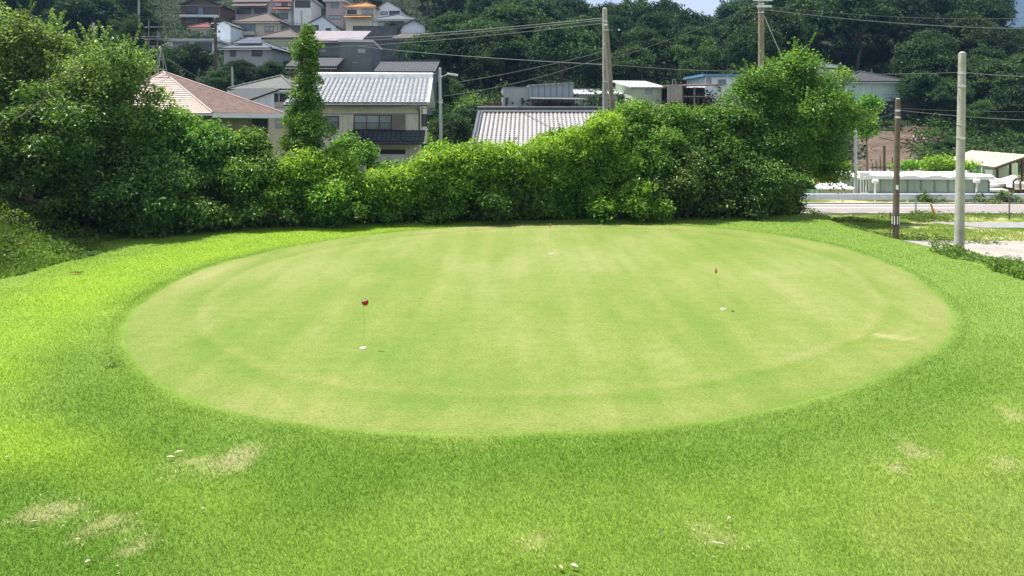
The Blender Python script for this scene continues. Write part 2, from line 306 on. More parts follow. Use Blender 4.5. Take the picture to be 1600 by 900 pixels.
# lawn 1, rough verge .5, forest floor 0
zone = np.where((lawn > .5) | ((X < 0) & (X > -15.5) & (Y < 34)), 1.0, np.where((Y < 62) & (X > 8), .5, 0.0))
gm = npmesh('ground', np.stack([X, Y, Z], -1).reshape(-1, 3), Q, dict(zone=zone, bare=bare(X, Y), tint=tint(X, Y), lush=lush(X, Y), ring=ring(X, Y), deep=shade_of_green(X, Y), pale=pale_of_green(X, Y)), True)
def groundmat():
    m, t, p, o = newmat('ground'); L = t.links.new
    g = N(t, 'ShaderNodeNewGeometry'); P = g.outputs['Position']
    def at(n): return N(t, 'ShaderNodeAttribute', attribute_name=n).outputs['Fac']
    def noise(s, d=5, r=.6):
        n = N(t, 'ShaderNodeTexNoise', Scale=s, Detail=d, Roughness=r); L(P, n.inputs['Vector']); return n.outputs['Fac']
    def ramp(f, stops):
        r = N(t, 'ShaderNodeValToRGB'); e = r.color_ramp.elements
        e[0].position = stops[0][0]; e[0].color = sock(stops[0][1]); e[1].position = stops[-1][0]; e[1].color = sock(stops[-1][1])
        for a, c in stops[1:-1]: q = e.new(a); q.color = sock(c)
        L(f, r.inputs[0]); return r.outputs[0]
    def mix(f, a, b, bt='MIX'):
        x = N(t, 'ShaderNodeMixRGB', blend_type=bt)
        for s, i in ((f, 0), (a, 1), (b, 2)):
            if hasattr(s, 'node'): L(s, x.inputs[i])
            elif i == 0: x.inputs[0].default_value = s
            else: x.inputs[i].default_value = sock(s)
        return x.outputs[0]
    lawnc = ramp(at('tint'), [(.1, (.10, .185, .022)), (.5, (.145, .235, .034)), (.9, (.20, .27, .055))])
    lawnc = mix(at('lush'), lawnc, (.21, .33, .026))
    lawnc = mix(at('deep'), lawnc, (.105, .20, .022)); lawnc = mix(at('pale'), lawnc, (.165, .26, .05))
    fine = ramp(noise(28, 8, .8), [(.3, (.55, .6, .5)), (.5, (1, 1, 1)), (.75, (1.45, 1.35, 1.5))])
    lawnc = mix(1.0, lawnc, fine, 'MULTIPLY')
    verge = ramp(noise(.45, 6, .65), [(.36, (.07, .14, .02)), (.47, (.17, .22, .05)), (.58, (.42, .37, .20)), (.7, (.55, .50, .33))])
    verge = mix(1.0, verge, fine, 'MULTIPLY')
    forest = ramp(noise(.8, 6), [(.3, (.014, .024, .010)), (.7, (.028, .042, .016))])
    z = at('zone')
    gtm = N(t, 'ShaderNodeMath', operation='GREATER_THAN'); gtm.inputs[1].default_value = .25; L(z, gtm.inputs[0])
    gt2 = N(t, 'ShaderNodeMath', operation='GREATER_THAN'); gt2.inputs[1].default_value = .75; L(z, gt2.inputs[0])
    c = mix(gtm.outputs[0], forest, verge); c = mix(gt2.outputs[0], c, lawnc)
    dry = ramp(noise(30, 7, .8), [(.3, (.16, .15, .06)), (.5, (.34, .29, .15)), (.7, (.52, .46, .30))])
    c = mix(at('bare'), c, dry)
    L(c, p.inputs['Base Color']); p.inputs['Roughness'].default_value = .9; p.inputs['Specular IOR Level'].default_value = .15
    b = N(t, 'ShaderNodeBump', Strength=.7, Distance=.03); L(noise(22, 6, .75), b.inputs['Height']); L(b.outputs[0], p.inputs['Normal'])
    return m
def greenmat():
    m, t, p, o = newmat('putting_green'); L = t.links.new
    g = N(t, 'ShaderNodeNewGeometry'); P = g.outputs['Position']
    def at(n): return N(t, 'ShaderNodeAttribute', attribute_name=n).outputs['Fac']
    def noise(s, d=5, r=.6, sc=(1, 1, 1), rot=0):
        mp = N(t, 'ShaderNodeMapping'); mp.inputs['Scale'].default_value = sc; mp.inputs['Rotation'].default_value = (0, 0, rot); L(P, mp.inputs[0])
        n = N(t, 'ShaderNodeTexNoise', Scale=s, Detail=d, Roughness=r); L(mp.outputs[0], n.inputs['Vector']); return n.outputs['Fac']
    def ramp(f, stops):
        r = N(t, 'ShaderNodeValToRGB'); e = r.color_ramp.elements
        e[0].position = stops[0][0]; e[0].color = sock(stops[0][1]); e[1].position = stops[-1][0]; e[1].color = sock(stops[-1][1])
        for a, c in stops[1:-1]: q = e.new(a); q.color = sock(c)
        L(f, r.inputs[0]); return r.outputs[0]
    def mix(f, a, b, bt='MIX'):
        x = N(t, 'ShaderNodeMixRGB', blend_type=bt)
        for s, i in ((f, 0), (a, 1), (b, 2)):
            if hasattr(s, 'node'): L(s, x.inputs[i])
            elif i == 0: x.inputs[0].default_value = s
            else: x.inputs[i].default_value = sock(s)
        return x.outputs[0]
    base = ramp(at('tint'), [(.1, (.115, .184, .024)), (.5, (.156, .205, .042)), (.9, (.205, .235, .070))])
    streak = ramp(noise(.9, 4, .5, (1.3, .10, 1), .03), [(.38, (.92, .97, .88)), (.62, (1.08, 1.03, 1.1))])
    base = mix(.8, base, streak, 'MULTIPLY')
    streak2 = ramp(noise(2.2, 5, .6, (.15, 2.0, 1), -.05), [(.38, (.95, .985, .93)), (.62, (1.06, 1.02, 1.08))])
    base = mix(.7, base, streak2, 'MULTIPLY')
    rg = ramp(at('ring'), [(0, (1, 1, 1)), (.82, (1, 1, 1)), (.85, (1.16, 1.04, 1.28)), (.872, (.88, .94, .78)), (.905, (.98, .98, .96)), (.93, (1.08, 1.02, 1.12)), (.965, (1.08, 1.0, 1.15)), (1.0, (.97, .98, .92))])
    base = mix(1.0, base, rg, 'MULTIPLY')
    sp = N(t, 'ShaderNodeSeparateXYZ'); L(P, sp.inputs[0]); sn = N(t, 'ShaderNodeMath', operation='SINE'); ml = N(t, 'ShaderNodeMath', operation='MULTIPLY'); ml.inputs[1].default_value = 5.6; L(sp.outputs[0], ml.inputs[0]); L(ml.outputs[0], sn.inputs[0])
    band = ramp(sn.outputs[0], [(.3, (.97, .99, .96)), (.7, (1.04, 1.02, 1.06))]); base = mix(1.0, base, band, 'MULTIPLY')
    mott = ramp(noise(3.2, 7, .75), [(.34, (.80, .88, .70)), (.5, (1, 1, 1)), (.66, (1.14, 1.08, 1.22))]); base = mix(.75, base, mott, 'MULTIPLY')
    fine = ramp(noise(22, 8, .9), [(.34, (.50, .58, .38)), (.5, (1, 1, 1)), (.66, (1.5, 1.36, 1.65))])
    base = mix(1.0, base, fine, 'MULTIPLY')
    spk = ramp(noise(60, 2, .5), [(.70, (0, 0, 0)), (.78, (.7, .7, .7))]); base = mix(spk, base, (.42, .38, .24))
    dry = ramp(noise(16, 5), [(.35, (.28, .26, .10)), (.65, (.46, .37, .22))])
    base = mix(at('bare'), base, dry)
    L(base, p.inputs['Base Color']); p.inputs['Roughness'].default_value = .85; p.inputs['Specular IOR Level'].default_value = .2
    b = N(t, 'ShaderNodeBump', Strength=.5, Distance=.012); L(noise(60, 5, .8), b.inputs['Height']); L(b.outputs[0], p.inputs['Normal'])
    return m
tag(meshobj('ground', gm, groundmat()), kind='structure')
na, nr = 220, 110
A, RR = np.meshgrid(np.linspace(0, 2*np.pi, na, endpoint=False), np.linspace(0.0004, 1.0, nr)); gx = GC[0]+np.cos(A)*RR*rad_at(A); gy = GC[1]+np.sin(A)*RR*rad_at(A)
gi = np.arange(na*nr).reshape(nr, na); q = np.stack([gi[:-1], np.roll(gi[:-1], -1, 1), np.roll(gi[1:], -1, 1), gi[1:]], -1).reshape(-1, 4)
green_m = npmesh('putting_green', np.stack([gx, gy, .008-.012*sstep(.984, 1.0, RR)], -1).reshape(-1, 3), q[:, ::-1][:, ::-1], dict(ring=RR, tint=np.clip(.42+(fbm(gx, gy, .30, 71)-.5)*.9+(fbm(gx*1.4, gy*.35, .8, 15)-.5)*.7+.22*sstep(12, 24, gy), 0, 1), bare=bare(gx, gy)), True)  # tint rises towards the far side: backlit sheen painted into the colour
tag(meshobj('putting_green', green_m, greenmat()), kind='structure')

def sheet(name, pts, mat, zoff, n=60, kind='structure'):   # ground sheet inside a 4-corner outline, following the terrain
    a, b, c, d = [np.array(p, float) for p in pts]; V = []
    for j in range(13):
        t = j/12
        for i in range(n+1):
            s = i/n; p = (a*(1-s)+b*s)*(1-t)+(d*(1-s)+c*s)*t; V.append((p[0], p[1], 0))
    V = np.array(V); V[:, 2] = terr(V[:, 0], V[:, 1])+zoff
    g = np.arange(13*(n+1)).reshape(13, n+1); q = np.stack([g[:-1, :-1], g[:-1, 1:], g[1:, 1:], g[1:, :-1]], -1).reshape(-1, 4)
    return tag(meshobj(name, npmesh(name, V, q, None, True), M[mat]), kind=kind)
sheet('path', [(15.7, 25.0), (60, 22.0), (60, 27.0), (15.3, 29.4)], 'slab', .045)
sheet('gravel_yard', [(21.2, 33.4), (60, 33.4), (60, 36.2), (20.4, 36.2)], 'gravel', .03)
# the road: flat slab with kerb and painted lines
rz = -.60
mb = MB(); mb.box(8, 160, 39.8, 44.4, rz-.3, rz+.03); tag(mb.build('road', M['asphalt']), kind='structure')
mb = MB(); mb.box(8, 160, 44.1, 44.28, rz+.034, rz+.038)
for i in range(12): mb.box(16.9+i*13.5, 16.9+i*13.5+9.2, 42.5, 42.64, rz+.034, rz+.038)
mb.box(8, 160, 39.95, 40.07, rz+.034, rz+.038)
tag(mb.build('road_markings', M['paint']), kind='structure')
mb = MB(); mb.box(8, 160, 39.6, 39.8, rz-.3, rz+.10); mb.box(8, 160, 44.4, 44.6, rz-.3, rz+.12); tag(mb.build('kerb', M['concrete']), kind='structure')
# dirt yard
dy, dx_ = np.meshgrid(np.linspace(57, 84, 60), np.linspace(0, 1, 60), indexing='ij')
x0 = (1325-800)/F*dy; x1 = (1476-800)/F*dy+1.2*np.sin(dy*.9)+.8*np.sin(dy*2.3); DX = x0+(x1-x0)*dx_
hump = 1.1*np.exp(-((DX-(1430-800)/F*74)/5)**2-((dy-76)/4)**2)+.25*(fbm(DX, dy, .5, 9)-.5)
DZ = terr(DX, dy)+.06+hump*np.minimum(1, np.minimum(dx_, 1-dx_)*8)*np.minimum(1, (84-dy)/3+.05)
g = np.arange(3600).reshape(60, 60); q = np.stack([g[:-1, :-1], g[:-1, 1:], g[1:, 1:], g[1:, :-1]], -1).reshape(-1, 4)
tag(meshobj('dirt_yard', npmesh('dirt_yard', np.stack([DX, dy, DZ], -1).reshape(-1, 3), q, None, True), M['dirt']), kind='structure')
# mountain far behind on the right
mx_ = np.linspace(500, 2600, 60); my_ = np.linspace(0, 1, 12); V = []
for t in my_:
    for x in mx_:
        V.append((x, 1500+500*t, -20+(t**.8)*(560+90*math.sin(x*.004)+40*math.sin(x*.013+1)+25*math.sin(x*.03+t*6))))
g = np.arange(60*12).reshape(12, 60); q = np.stack([g[:-1, :-1], g[:-1, 1:], g[1:, 1:], g[1:, :-1]], -1).reshape(-1, 4)
M['mountain'] = plain('mountain', (.035, .055, .03), .95, .3, .01)
tag(meshobj('mountain', npmesh('mountain', V, q, None, True), M['mountain']), kind='structure')

# ------------------------------------------------------------ grass
def blades(n, xr, yr, h, wd, rng, keep):
    x = rng.uniform(*xr, n); y = rng.uniform(*yr, n); k = keep(x, y); x = x[k]; y = y[k]; n = len(x)
    z = terr(x, y); a = rng.uniform(0, 2*np.pi, n); b = bare(x, y); k = rng.random(n) > b*.8; x, y, z, a, b = x[k], y[k], z[k], a[k], b[k]; n = len(x)
    er = sstep(.985, 1.03, ring(x, y)); hh = h*rng.uniform(.5, 1.25, n)*(.8+.5*fbm(x, y, 1.3, 4))*(.3+.7*er); ww = wd*rng.uniform(.7, 1.3, n)
    la = rng.uniform(0, 2*np.pi, n); ln = hh*rng.uniform(.25, 1.1, n)
    V = np.empty((n, 3, 3)); V[:, 0] = np.stack([x-np.cos(a)*ww, y-np.sin(a)*ww, z], -1); V[:, 1] = np.stack([x+np.cos(a)*ww, y+np.sin(a)*ww, z], -1)
    V[:, 2] = np.stack([x+np.cos(la)*ln, y+np.sin(la)*ln, z+hh], -1)
    rk = .36-.18*sstep(9, 16, y); rnd = np.clip(tint(x, y)*(1-rk)+rng.random(n)*rk, 0, 1); rnd3 = np.repeat(rnd, 3); dry = np.repeat(np.clip((rng.random(n) < .04+b*.8).astype(float), 0, 1), 3)
    return V.reshape(-1, 3), rnd3, dry, np.repeat(lush(x, y), 3), np.repeat(shade_of_green(x, y)*sstep(.985, 1.012, ring(x, y)), 3), np.repeat(pale_of_green(x, y), 3)
def grassmat():
    m, t, p, o = newmat('grass'); L = t.links.new
    def at(n): return N(t, 'ShaderNodeAttribute', attribute_name=n).outputs['Fac']
    r = N(t, 'ShaderNodeValToRGB'); e = r.color_ramp.elements; e[0].position = .1; e[0].color = sock((.085, .17, .018)); e[1].position = .95; e[1].color = sock((.25, .33, .075))
    q = e.new(.5); q.color = sock((.150, .24, .036)); L(at('rnd'), r.inputs[0])
    a = N(t, 'ShaderNodeMixRGB'); a.inputs[2].default_value = (.22, .34, .028, 1); L(at('lush'), a.inputs[0]); L(r.outputs[0], a.inputs[1])
    a2 = N(t, 'ShaderNodeMixRGB'); a2.inputs[2].default_value = (.085, .185, .014, 1); L(at('deep'), a2.inputs[0]); L(a.outputs[0], a2.inputs[1])
    a3 = N(t, 'ShaderNodeMixRGB'); a3.inputs[2].default_value = (.175, .27, .055, 1); h = N(t, 'ShaderNodeMath', operation='MULTIPLY'); h.inputs[1].default_value = .7; L(at('pale'), h.inputs[0]); L(h.outputs[0], a3.inputs[0]); L(a2.outputs[0], a3.inputs[1])
    b = N(t, 'ShaderNodeMixRGB'); b.inputs[2].default_value = (.42, .38, .22, 1); L(at('dry'), b.inputs[0]); L(a3.outputs[0], b.inputs[1])
    L(b.outputs[0], p.inputs['Base Color']); p.inputs['Roughness'].default_value = .55; p.inputs['Specular IOR Level'].default_value = .25
    tr = N(t, 'ShaderNodeBsdfTranslucent'); g = N(t, 'ShaderNodeMixRGB', blend_type='MULTIPLY'); g.inputs[0].default_value = 1; g.inputs[2].default_value = (1.25, 1.25, .7, 1)
    L(b.outputs[0], g.inputs[1]); L(g.outputs[0], tr.inputs[0]); ms = N(t, 'ShaderNodeMixShader'); ms.inputs[0].default_value = .42
    L(p.outputs[0], ms.inputs[1]); L(tr.outputs[0], ms.inputs[2]); L(ms.outputs[0], o.inputs['Surface']); return m
rng = np.random.default_rng(5)
def k1(x, y): return (ring(x, y)+rng.normal(0, .006, len(x)) > 1.0+.02*(vnoise(x, y, 2.5, 2)-.5)) & (x < 14.5+.3*np.sin(y)) & (x > -15.6) & (np.abs(x) < y*.80+2)
parts = [blades(n_, (-min(y1*.85+1, 15.6), min(y1*.85+1, 15)), (y0, y1), max(.022, .036-.0007*y0), .00032*(y0+y1)/2, rng, k1) for y0, y1, n_ in [(y_, y_+.75, int(64000*(9/(y_+.4))**1.15)) for y_ in np.arange(6.2, 34.7, .75)]]
def k2(x, y): rr_ = ring(x, y); return (rr_ > .955+.045*rng.random(len(x))**.5) & (rr_ < 1.03) & (x > -15)
parts += [blades(int(60000*(9/(y_+.5))**.8), (-12, 12), (y_, y_+1), .011, .0004*(y_+.5), rng, k2) for y_ in np.arange(9.8, 32, 1)]
V = np.concatenate([p[0] for p in parts]); 
gmesh = npmesh('lawn_grass', V, np.arange(len(V)).reshape(-1, 3), dict(rnd=np.concatenate([p[1] for p in parts]), dry=np.concatenate([p[2] for p in parts]), lush=np.concatenate([p[3] for p in parts]), deep=np.concatenate([p[4] for p in parts]), pale=np.concatenate([p[5] for p in parts])))
GM = grassmat()
tag(meshobj('lawn_grass', gmesh, GM), 'short bright green lawn grass growing round the putting green', 'grass', kind='stuff')

# ------------------------------------------------------------ foliage
def norm(v): return v/np.maximum(np.linalg.norm(v, axis=-1, keepdims=True), 1e-6)
def leafquads(P, outw, size, rng, up=.5, rn=.9, asp=.55, rnd=None):
    n = len(P); r = rng.normal(size=(n, 3)); nn = norm(outw*.7+np.array([0, 0, up])+r*rn)
    d = norm(np.cross(nn, rng.normal(size=(n, 3)))); s = np.cross(nn, d)
    L_ = (size*rng.uniform(.6, 1.3, n))[:, None]; Wd = L_*asp
    V = np.stack([P-d*L_*.5, P+s*Wd*.5+nn*L_*.10, P+d*L_*.5-nn*L_*.12, P-s*Wd*.5+nn*L_*.10], 1).reshape(-1, 3)
    rr = rng.random(n) if rnd is None else np.clip(rnd+rng.normal(0, .22, n), 0, 1)
    return V, np.repeat(rr, 4)
def cloud(lobes, n, size, rng, per=10, clump=.16, inner=.12, up=1.0, droop=0.0, asp=.55, under=.35, lump=.25):
    """leaves in twig clumps spread over the outer shell of many ellipsoid lobes"""
    lobes = np.array(lobes, float); ar = (lobes[:, 3]*lobes[:, 4]+lobes[:, 3]*lobes[:, 5]+lobes[:, 4]*lobes[:, 5]); pr = ar/ar.sum()
    m = max(4, n//per); li = rng.choice(len(lobes), m, p=pr); d = norm(rng.normal(size=(m, 3)))
    fl = (d[:, 2] < 0) & (rng.random(m) > under); d[fl, 2] *= -1
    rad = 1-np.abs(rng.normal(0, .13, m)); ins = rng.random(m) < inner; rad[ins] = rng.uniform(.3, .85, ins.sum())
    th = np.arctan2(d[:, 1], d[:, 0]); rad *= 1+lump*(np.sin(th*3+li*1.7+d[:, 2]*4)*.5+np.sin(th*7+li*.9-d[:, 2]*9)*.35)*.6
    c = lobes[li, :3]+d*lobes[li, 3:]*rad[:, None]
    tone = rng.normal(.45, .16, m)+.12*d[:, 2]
    k = np.repeat(np.arange(m), per); P = c[k]+rng.normal(size=(m*per, 3))*clump*np.array([1, 1, .7]); P[:, 2] -= droop*np.abs(rng.normal(size=m*per))
    return leafquads(P, d[k], size, rng, up, rnd=tone[k], asp=asp)
def fol_mesh(name, chunks):
    V = np.concatenate([c[0] for c in chunks]); r = np.concatenate([c[1] for c in chunks])
    return npmesh(name, V, np.arange(len(V)).reshape(-1, 4), dict(rnd=r))
def sprigs(tops, k, ln, size, rng, lean=.35):   # shoots standing out of the outline
    Ps, Os = [], []
    for _ in range(k):
        b = tops[rng.integers(len(tops))]; d = norm(np.array([rng.normal()*lean, rng.normal()*lean, 1.0])); l = ln*rng.uniform(.4, 1.2)
        m = int(10+l*42); s = rng.random(m)**.8; P = b+d*(s*l)[:, None]+rng.normal(size=(m, 3))*.05*(1.3-s)[:, None]; P[:, 0] += .25*l*s**2*rng.normal(); Ps.append(P); Os.append(norm(rng.normal(size=(m, 3))))
    return leafquads(np.concatenate(Ps), np.concatenate(Os), size, rng, .5)
def limb(mb, a, b, r0, r1, rng, seg=5, wob=.12):
    a = np.array(a, float); b = np.array(b, float); L_ = np.linalg.norm(b-a); P = []
    for i in range(seg+1):
        t = i/seg; P.append(a*(1-t)+b*t+rng.normal(size=3)*wob*L_*.25*math.sin(math.pi*t))
    mb.tube(P, [r0+(r1-r0)*i/seg for i in range(seg+1)], 6)
HEDGE = 'bushes and small trees grown together along the back of the lawn'
def bush(px, D, wm, top, mat, rng, label, name='bush', cat='bush', dens=1.0, size=.135, base=None, trunk=True, sprig=8, group=HEDGE, dep=None, n=None, low=0.0, lump=.3, over=0.0):
    x = (px-800)/F*D; zb = zt(x, D) if base is None else base; h = H-(top-HY)/F*D-zb; wm *= 1.12; dep = dep or wm*.8
    root = empty(name, (x, D, zb), 0, label, cat, group)
    lob = []; nl = max(7, int(h*wm*1.3))
    for i in range(nl):
        t = (i+.5)/nl; zz = low*h+(h*(1-low))*(.06+.80*t); sh = math.sqrt(max(.12, 1-((t-.42)/.72)**2)) if t > .42 else .95
        rx = wm*.5*sh; r = rng.uniform(.24, .52)*min(wm, h)*.55
        lob.append((rng.uniform(-1, 1)*max(.05, rx-r*.7), rng.uniform(-1, 1)*max(.05, dep*.5*sh-r*.7)-.55*over*math.sin(math.pi*min(1, t*1.15)), zz, r, r, r*.85))
    for k in range(3): lob.append(((k-1)*wm*.33, .35*over, h*.16, wm*.24, dep*.30, h*.17))
    tz = h*.9; lob.append((rng.uniform(-.2, .2)*wm, 0, tz-.35*min(wm, h)*.3, wm*.22, wm*.2, h*.10+.1))
    area = sum(l[3]*l[5] for l in lob)*6
    n = n or int(area*520*dens*(.13/size)**2)
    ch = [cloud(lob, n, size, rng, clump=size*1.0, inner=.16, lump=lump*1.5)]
    tops = np.array([(l[0], l[1], l[2]+l[5]*.8) for l in sorted(lob, key=lambda l: -l[2])[:max(3, nl//2)]])
    if sprig: ch.append(sprigs(tops, sprig, .45, size*.85, rng))
    meshobj('foliage', fol_mesh('foliage', ch), M[mat], root)
    if trunk:
        mb = MB(); st = 3 if h < 5 else 1
        for s in range(st):
            bx = rng.uniform(-.3, .3)*wm*.5
            limb(mb, (bx, 0, -.3), (bx*.6, 0, h*.45), .07+.012*h, .05, rng)
            for l in [lob[i] for i in rng.choice(len(lob), min(len(lob), 6), replace=False)]: limb(mb, (bx*.6, 0, h*.25+rng.random()*h*.2), l[:3], .045, .012, rng, 4, .2)
        mb.build('stem', M['bark'], root)
    return root
rs = np.random.default_rng(11)
# grown together along the back, left to right; the vines make the middle bright
for i, (px, D, wm, top, mat, lab, kw) in enumerate([
    (15, 28.6, 4.5, 225, 'leaf_dark', 'dark shrub low behind the weedy bank at the left edge', dict(low=.1)),
    (40, 25.9, 2.6, 288, 'leaf_dark', 'low dark bush hiding the tree feet on top of the weedy bank', {}),
    (110, 29.0, 4.2, 215, 'leaf_dark', 'dark shrub under the grey-green trees above the weedy bank', {}),
    (185, 28.8, 3.4, 235, 'leaf_dark', 'rounded dark shrub with a patch of sunlit leaves, low right of the weedy bank', {}),
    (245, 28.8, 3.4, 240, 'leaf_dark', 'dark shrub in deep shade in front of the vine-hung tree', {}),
    (262, 30.5, 3.2, 168, 'leaf_tree', 'tall bush hung with vines covering the left half of the pink roof', dict(sprig=16)),
    (318, 30.8, 3.2, 190, 'leaf_tree', 'tall bush in front of the lower edge of the pink roof', dict(sprig=14)),
    (300, 29.4, 3.4, 262, 'leaf_dark', 'low dark bush at the foot of the bushes below the pink roof', {}),
    (366, 31.2, 2.9, 205, 'leaf_tree', 'bush right below the right corner of the pink roof', dict(sprig=8)),
    (405, 31.2, 1.9, 197, 'leaf_dark', 'domed dark bush left of the ivy-covered pole', dict(sprig=4)),
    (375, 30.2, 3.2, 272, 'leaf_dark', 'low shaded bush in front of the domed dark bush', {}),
    (448, 31.8, 2.6, 246, 'leaf_vine', 'vine-covered bush at the left foot of the ivy-covered pole', {}),
    (500, 31.6, 2.9, 232, 'leaf_vine', 'bright vine-covered bush right at the foot of the ivy-covered pole', dict(sprig=10)),
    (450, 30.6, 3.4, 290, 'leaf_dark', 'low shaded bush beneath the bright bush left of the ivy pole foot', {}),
    (540, 33.0, 2.0, 206, 'leaf_tree', 'upright leafy bush in front of the cream wall, next to the ivy-covered pole', dict(sprig=12)),
    (573, 33.4, 1.5, 222, 'leaf_tree', 'small yellowish bush below the lean-to tiles of the cream house', dict(sprig=10)),
    (545, 31.4, 3.2, 275, 'leaf_tree', 'low bush right of the ivy pole foot, shaded at the lawn', {}),
    (600, 32.6, 2.8, 258, 'leaf_vine', 'low vine-covered bush below the garage of the cream house', {}),
    (648, 32.8, 2.6, 252, 'leaf_vine', 'vine-covered bush in front of the right corner of the cream house', {}),
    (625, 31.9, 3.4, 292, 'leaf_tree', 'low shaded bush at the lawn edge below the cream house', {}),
    (700, 33.0, 2.8, 228, 'leaf_vine', 'vine-covered bush at the foot of the steel lamp post', dict(sprig=12)),
    (752, 33.2, 2.8, 220, 'leaf_vine', 'bright vine-covered bush at the left end of the long tiled roof', dict(sprig=12)),
    (712, 32.2, 3.4, 278, 'leaf_tree', 'low shaded bush at the lawn edge below the lamp post', {}),
    (806, 33.4, 2.8, 222, 'leaf_vine', 'vine-covered bush under the middle of the long tiled roof', dict(sprig=12)),
    (858, 33.5, 2.8, 204, 'leaf_vine', 'vine-covered bush with loose shoots in front of the long tiled roof', dict(sprig=22)),
    (800, 32.4, 3.4, 275, 'leaf_tree', 'low bush at the lawn edge below the long tiled roof', {}),
    (905, 33.8, 2.6, 190, 'leaf_vine', 'yellow-green bush right of the loose shoots at the long tiled roof', dict(sprig=14)),
    (890, 32.8, 3.4, 262, 'leaf_vine', 'low vine-covered bush behind the farthest flag', {}),
    (948, 34.2, 2.6, 170, 'leaf_vine', 'tall bright bush at the foot of the two crossing poles', dict(sprig=10)),
    (1000, 34.4, 3.0, 155, 'leaf_tree', 'tall rounded bush with pale leaf tips below the green sheds', dict(sprig=8)),
    (975, 33.2, 3.6, 245, 'leaf_vine', 'low bush in front of the tall rounded bush with pale leaf tips', {}),
    (1058, 34.6, 2.8, 160, 'leaf_tree', 'tall bush below the rusty canopy', dict(sprig=8)),
    (1060, 33.4, 3.6, 235, 'leaf_dark', 'dark bush in front of the tall bush below the rusty canopy', {}),
    (1108, 34.8, 2.8, 158, 'leaf_tree', 'tall bush below the white hut with the blue roof edge', dict(sprig=8)),
    (1155, 34.6, 3.4, 215, 'leaf_dark', 'dark bush under the left side of the big tree by the road', {}),
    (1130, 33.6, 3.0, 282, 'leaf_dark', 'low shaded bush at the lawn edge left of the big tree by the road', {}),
    (1195, 34.3, 1.3, 268, 'leaf_dark', 'narrow dark bush at the right end of the overgrown bushes', {}),
    (1218, 36.6, 2.0, 262, 'leaf_dark', 'dark bush round the foot of the big roadside tree', {}),
    (1216, 34.0, 1.0, 290, 'leaf_weed', 'small leafy shrub at the roadside end of the bushes', dict(sprig=6, size=.17)),
]): bush(px, D+(.7 if top > 255 and 'foot' not in lab else .3), wm, top, mat, rs, lab, over=1.3 if px < 1200 else 0, **kw)

def tree(px, D, wm, top, bot, mat, rng, label, group, size=.14, n=14000, nl=22, trunk_r=.16, clump=.2, sprig=20, name='broadleaf_tree', dep=None, branches=14, lump=.35, lobe=(.22, .38), inner=.1, cx=0, foot=0, tip=.6, fx=0):
    x = (px-800)/F*D; zb = zt(x, D); h = H-(top-HY)/F*D-zb; hb = max(.3, H-(bot-HY)/F*D-zb); dep = dep or wm*.8
    root = empty(name, (x, D, zb), 0, label, 'tree', group); lob = []; ch_ = h-hb
    for i in range(nl):
        t = rng.random(); zz = hb+ch_*(.12+.80*t); sh = math.sqrt(max(.1, 1-(2*t-1)**2*.85)); a = rng.uniform(0, 6.28); q = math.sqrt(rng.random())
        r = rng.uniform(*lobe)*min(wm, ch_)*.5
        lob.append((cx+math.cos(a)*q*max(0, wm*.5*sh-r*.6), math.sin(a)*q*max(0, dep*.5*sh-r*.6), zz, r, r, r*.75))
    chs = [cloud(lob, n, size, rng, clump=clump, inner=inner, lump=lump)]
    tops = np.array([(l[0], l[1], l[2]+l[5]*.7) for l in sorted(lob, key=lambda l: -l[2])[:nl//2]]+[(l[0], l[1], l[2]) for l in lob[:4]])
    chs.append(sprigs(tops, sprig, tip, size*.85, rng, .5))
    meshobj('crown', fol_mesh('crown', chs), M[mat], root)
    mb = MB(); fork = (fx+rng.normal()*.2, rng.normal()*.2, hb+ch_*.25)
    limb(mb, (foot, 0, -.3), fork, trunk_r, trunk_r*.65, rng, 6, .03)
    for l in [lob[i] for i in rng.choice(nl, min(nl, branches), replace=False)]:
        st = np.array(fork)*rng.uniform(.75, 1.0); limb(mb, st, (l[0], l[1], l[2]+l[5]*.4), trunk_r*.38, .015, rng, 6, .22)
    mb.build('trunk', M['bark'], root); return root
GL = 'loose grey-green trees at the left edge'
rt = np.random.default_rng(23)
tree(-70, 29, 6.5, 0, 280, 'leaf_grey', rt, 'grey-green tree cut by the left picture edge', GL)
tree(22, 30.0, 5.0, 32, 290, 'leaf_grey', rt, 'grey-green tree leftmost of the full crowns, above the weedy bank', GL, n=17000, sprig=90, tip=1.3, lump=.5)
tree(95, 31, 4.4, 50, 280, 'leaf_grey', rt, 'grey-green tree with bright new leaves second from the left edge', GL, n=16000, sprig=80, tip=1.3, lump=.5)
tree(165, 29.0, 3.9, 62, 270, 'leaf_grey', rt, 'grey-green tree third from the left edge, behind the bare slanting branches', GL, n=15000, sprig=60, tip=1.3, lump=.5)
tree(212, 30.6, 2.7, 90, 230, 'leaf_grey', rt, 'tree whose crown hides the left part of the pink roof', GL, n=9000, sprig=20)
tree(48, 26.6, 4.4, 135, 300, 'leaf_dark', rt, 'dark tree low in front of the left grey-green trees', GL, n=14000)
tree(135, 28.8, 3.6, 130, 320, 'leaf_grey', rt, 'lower grey-green tree between the bank and the trees left of the pink roof', GL, n=12000)
GB = 'big leafy trees at the roadside end of the bushes'
tree(1234, 35.8, 6.2, 86, 312, 'leaf_tree', rt, 'big bright leafy tree at the roadside with open shoots at its top', GB, n=40000, nl=40, trunk_r=.2, sprig=90, dep=4.5, foot=-1.0, fx=-.5, tip=1.15, lobe=(.18, .34), lump=.5)
tree(1276, 36.8, 4.0, 104, 304, 'leaf_tree', rt, 'lower right crown beside the big roadside tree, reaching towards the wooden pole', GB, n=15000, nl=20, sprig=30, cx=.5, foot=-2.4, tip=.9, fx=-2.3)
